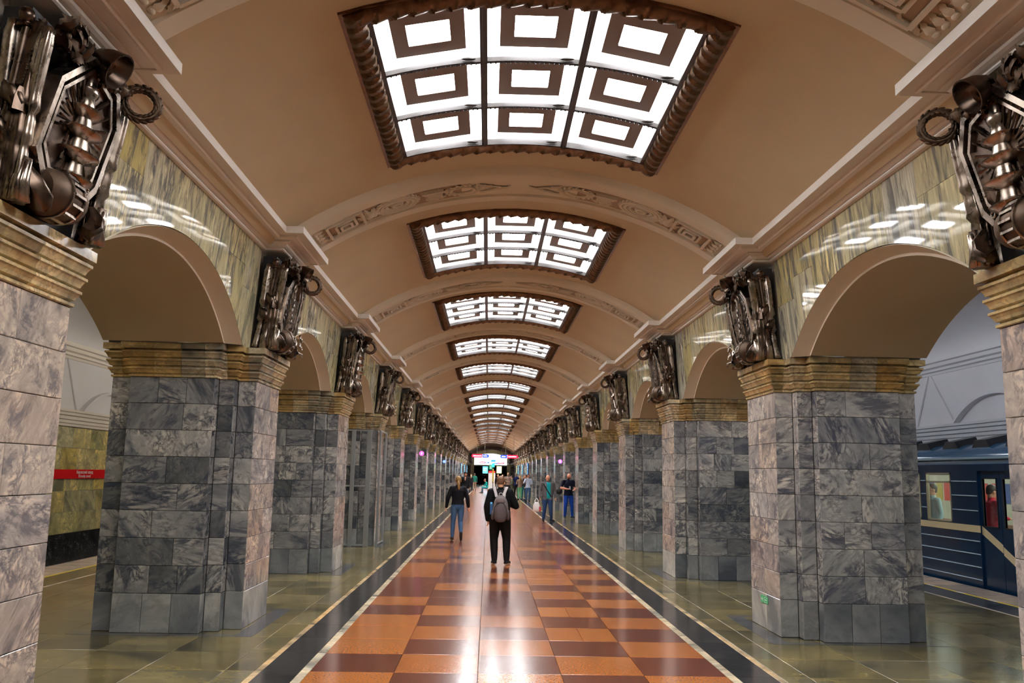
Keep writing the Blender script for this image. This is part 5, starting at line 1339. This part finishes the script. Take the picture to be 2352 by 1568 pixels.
# 5 man in navy shirt with blue trousers
def z5(co, L):
    L[(L == 'sleeve')] = 'skin'; up = (L == 'top') & (np.abs(co[:, 0]) > .20) & (co[:, 2] < 1.22); L[up] = 'skin'
    L[(L == 'skin') & (co[:, 2] > 1.565) & (co[:, 1] < .045)] = 'buzz'; L[(L == 'skin') & (co[:, 2] < 1.56) & (co[:, 2] > 1.50) & (co[:, 1] > .06)] = 'buzz'; return L
pose = dict(hem=-.05, hp=-.40, hy=.35, head=(-.01, .05, 1.61), elR=(.29, .02, 1.16), wrR=(.09, .22, 1.13), handR=(-.9, .3, .1), elL=(-.26, .0, 1.15), wrL=(-.20, .22, 1.10), handL=(.6, .6, 0), kneeR=(.12, .03, .50), ankR=(.13, -.02, .095), kneeL=(-.13, .03, .50), ankL=(-.16, -.02, .095), footL=(-.5, .85), footR=(.15, .98), leg=1.05, shR=(.20, 0, 1.415), shL=(-.20, 0, 1.415))
person('man in navy shirt and bright blue trousers looking at his phone by a right pillar', (3.02, 36.6, 0), pi+.15, pose, dict(top=(.006, .009, .022), bottom=(.01, .05, .32), skin=(.60, .25, .15), buzz=(.14, .05, .03), shoe=(.01, .015, .02), sole=(.4, .4, .4)), None, H=1.88, voxel=.0095, fat=1.05, zone=z5)
root = empty('phone', (3.05, 36.27, 1.23), 'small pale phone in the hand of the man in navy shirt', 'phone', rz=.3)
b = MB(); b.bbox(-.036, .036, -.004, .004, -.03, .10, .003); b.obj('phone_body', paint((.6, .6, .62), .3), root)
root = empty('shoulder_bag', (2.64, 36.72, .98), 'black shoulder bag hanging beside the man in navy shirt', 'bag')
blob((0, 0, .14), (.13, .09, .14), paint((.008, .008, .009), .6), 'bag_body', root)
b = MB(); b.tube([(0, 0, .25), (.06, .02, .38), (.16, .03, .50)], .012, 6); b.obj('strap', M['black'], root)
# 6 man in white shirt, one hand at his face
pose = dict(hem=-.03, hp=-.15, elR=(.27, .03, 1.20), wrR=(.10, .17, 1.47), handR=(-.4, -.2, .8), elL=(-.26, .0, 1.16), wrL=(-.14, .22, 1.12), handL=(.7, .6, .1), kneeL=(-.09, .05, .5), ankL=(-.08, -.04, .095))
person('man in white shirt with dark straps and jeans, one hand at his face', (2.30, 57.9, 0), pi+.1, pose, dict(top=(.55, .62, .78), bottom=(.05, .10, .20), skin=(.50, .20, .11)), ('short', (.03, .015, .01)), H=1.78, voxel=.012, fingers=False,
       zone=lambda co, L: np.where((L == 'top') & (np.abs(np.abs(co[:, 0])-.12) < .02) & (co[:, 2] > 1.15), 'strap', L) if True else L) if False else \
person('man in white shirt and jeans, one hand at his face, facing the camera', (2.30, 57.9, 0), pi+.1, pose, dict(top=(.55, .62, .78), bottom=(.05, .10, .20), skin=(.50, .20, .11)), ('short', (.03, .015, .01)), H=1.78, voxel=.012, fingers=False)
# 7 man in teal sitting on the plinth of the information post
sit = dict(pelvis=(0, 0, .50), waist=(0, .03, .67), chest=(0, .08, .86), neck=(0, .14, 1.03), head=(0, .22, 1.16), hp=-.45, hipR=(.09, .02, .46), hipL=(-.09, .02, .46), kneeR=(.11, .42, .52), kneeL=(-.11, .44, .50), ankR=(.11, .38, .10), ankL=(-.12, .56, .10), footR=(.05, 1), footL=(-.05, 1),
           shR=(.18, .10, .97), shL=(-.18, .10, .97), elR=(.23, .16, .72), wrR=(.12, .36, .68), elL=(-.23, .16, .72), wrL=(-.12, .38, .68), handR=(-.3, .8, .1), handL=(.3, .8, .1), hem=.0)
person('man in teal jacket sitting bent forward on the plinth of the information post', (-.42, 81.15, .0), pi/2+.25, sit, dict(top=(.01, .34, .32), bottom=(.05, .12, .17), skin=(.55, .25, .15), shoe=(.05, .05, .04)), ('short', (.10, .06, .04)), H=1.745, voxel=.012, fingers=False)
# crowd beyond: three bodies reused with clothes of their own
def stock(pose, **k): return human('person', pose, dict(top=(.1, .1, .1), bottom=(.1, .1, .1), shoe=(.02, .02, .02), skin=SKIN), voxel=.013, fingers=False, **k)
ST = {'stand': stock(dict(hem=-.03)), 'walk': stock(dict(WALK, hem=-.03)), 'phone': stock(dict(hem=-.03, hp=-.3, elR=(.26, .03, 1.17), wrR=(.10, .24, 1.14), handR=(-.7, .6, .1), elL=(-.26, .03, 1.16), wrL=(-.10, .25, 1.14), handL=(.7, .6, .1)))}
HM = {}
def extra(label, px, y, kind, ang, top, bottom, hair, hcol, H=1.72, skin=SKIN):
    me, hd, Rh, sc, names = ST[kind]; x = -.324+(px-1121.0)/1997*y*1.0
    o = link('person', me, None, (x, y, 0), ang); tag(o, label, 'person', 'passengers farther down the hall', 'thing'); k = H/1.75; o.scale = (k, k, k)
    cm = dict(top=top, sleeve=top, bottom=bottom, shoe=(.02, .02, .02), sole=(.02, .02, .02), skin=skin, lips=(.35, .1, .07), shirt=top)
    for i_, nm in enumerate(names): o.material_slots[i_].link = 'OBJECT'; o.material_slots[i_].material = paint(cm[nm], .7)
    key = (kind, hair)
    if key not in HM: HM[key] = hair_mesh(hair, hd, Rh, sc, (.1, .1, .1))
    h = link('hair', HM[key], o); h.material_slots[0].link = 'OBJECT'; h.material_slots[0].material = paint(hcol, .6)
K, DK = (.012, .012, .016), (.05, .03, .02)
extra('woman in black beside the man in dark green, far left', 1082, 88, 'walk', 0, K, (.02, .02, .035), 'long', (.30, .20, .12), 1.66)
extra('man in dark green shirt walking on the far left', 1090, 92, 'walk', 0, (.01, .12, .09), (.25, .18, .12), 'short', DK, 1.76)
extra('tall man with pale hair just right of the backpack wearer\'s head', 1166, 66, 'phone', pi, (.30, .22, .18), (.03, .03, .04), 'bald', (.6, .5, .4), 1.88, (.70, .42, .28))
extra('man in dark suit and white shirt right of the white post', 1143, 78, 'walk', pi, (.02, .018, .02), (.12, .11, .09), 'short', DK, 1.74)
extra('woman in white top between the suit and the backpack wearer', 1153, 84, 'stand', pi, (.55, .52, .50), K, 'long', (.25, .12, .06), 1.68)
extra('person in camouflage jacket bending at the right', 1175, 62, 'phone', pi/2, (.13, .13, .09), (.10, .10, .08), 'short', (.03, .02, .02), 1.66)
extra('man in navy shirt with cap standing in the right group', 1185, 66, 'stand', 0, (.01, .02, .08), K, 'fringe', (.16, .13, .10), 1.86)
extra('woman with long blond hair and pale green trousers', 1193, 62, 'phone', .4, (.32, .22, .16), (.16, .50, .26), 'long', (.34, .19, .07), 1.68)
extra('young woman in dark top and teal skirt in the right group', 1202, 68, 'stand', pi, K, (.01, .14, .16), 'long', DK, 1.66)
extra('man in black behind the man in white shirt', 1207, 61, 'stand', pi/2, K, K, 'short', DK, 1.76)
for k, (px, top, hc) in enumerate(((1099, K, DK), (1104, (.05, .03, .04), DK), (1109, (.02, .03, .06), (.2, .1, .05)), (1115, K, DK), (1119, (.10, .03, .03), DK), (1139, (.06, .04, .03), DK), (1148, K, (.2, .12, .08)), (1156, (.30, .28, .28), DK))):
    nm = ['first', 'second', 'third', 'fourth', 'fifth', 'sixth', 'seventh', 'eighth'][k]
    extra('tiny dark figure in front of the escalator opening, %s from the left' % nm, px, 128+2.2*(k % 4), 'stand', pi*(k % 2), top, K, 'short', hc, 1.70+.02*(k % 4))
# passengers inside the train
def rider(label, x, y, ang, top, kind='stand', z=-.9+.9):
    me, hd, Rh, sc, names = ST[kind]; o = link('person', me, None, (x, y, .005), ang); tag(o, label, 'person', 'passengers inside the train', 'thing')
    cm = dict(top=top, sleeve=top, bottom=(.03, .03, .05), shoe=(.02,)*3, sole=(.02,)*3, skin=SKIN, lips=(.35, .1, .07), shirt=top)
    for i_, nm in enumerate(names): o.material_slots[i_].link = 'OBJECT'; o.material_slots[i_].material = paint(cm[nm], .7)
    if (kind, 'short') not in HM: HM[(kind, 'short')] = hair_mesh('short', hd, Rh, sc, (.1, .1, .1))
    h = link('hair', HM[(kind, 'short')], o); h.material_slots[0].link = 'OBJECT'; h.material_slots[0].material = paint(DK, .6)
rider('passenger in pale blue shirt seen through the train window', 8.98, 18.2, pi/2, (.42, .60, .62))
rider('passenger in red top behind the train door glass', 9.02, 16.15, -pi/2, (.55, .02, .05), 'phone')
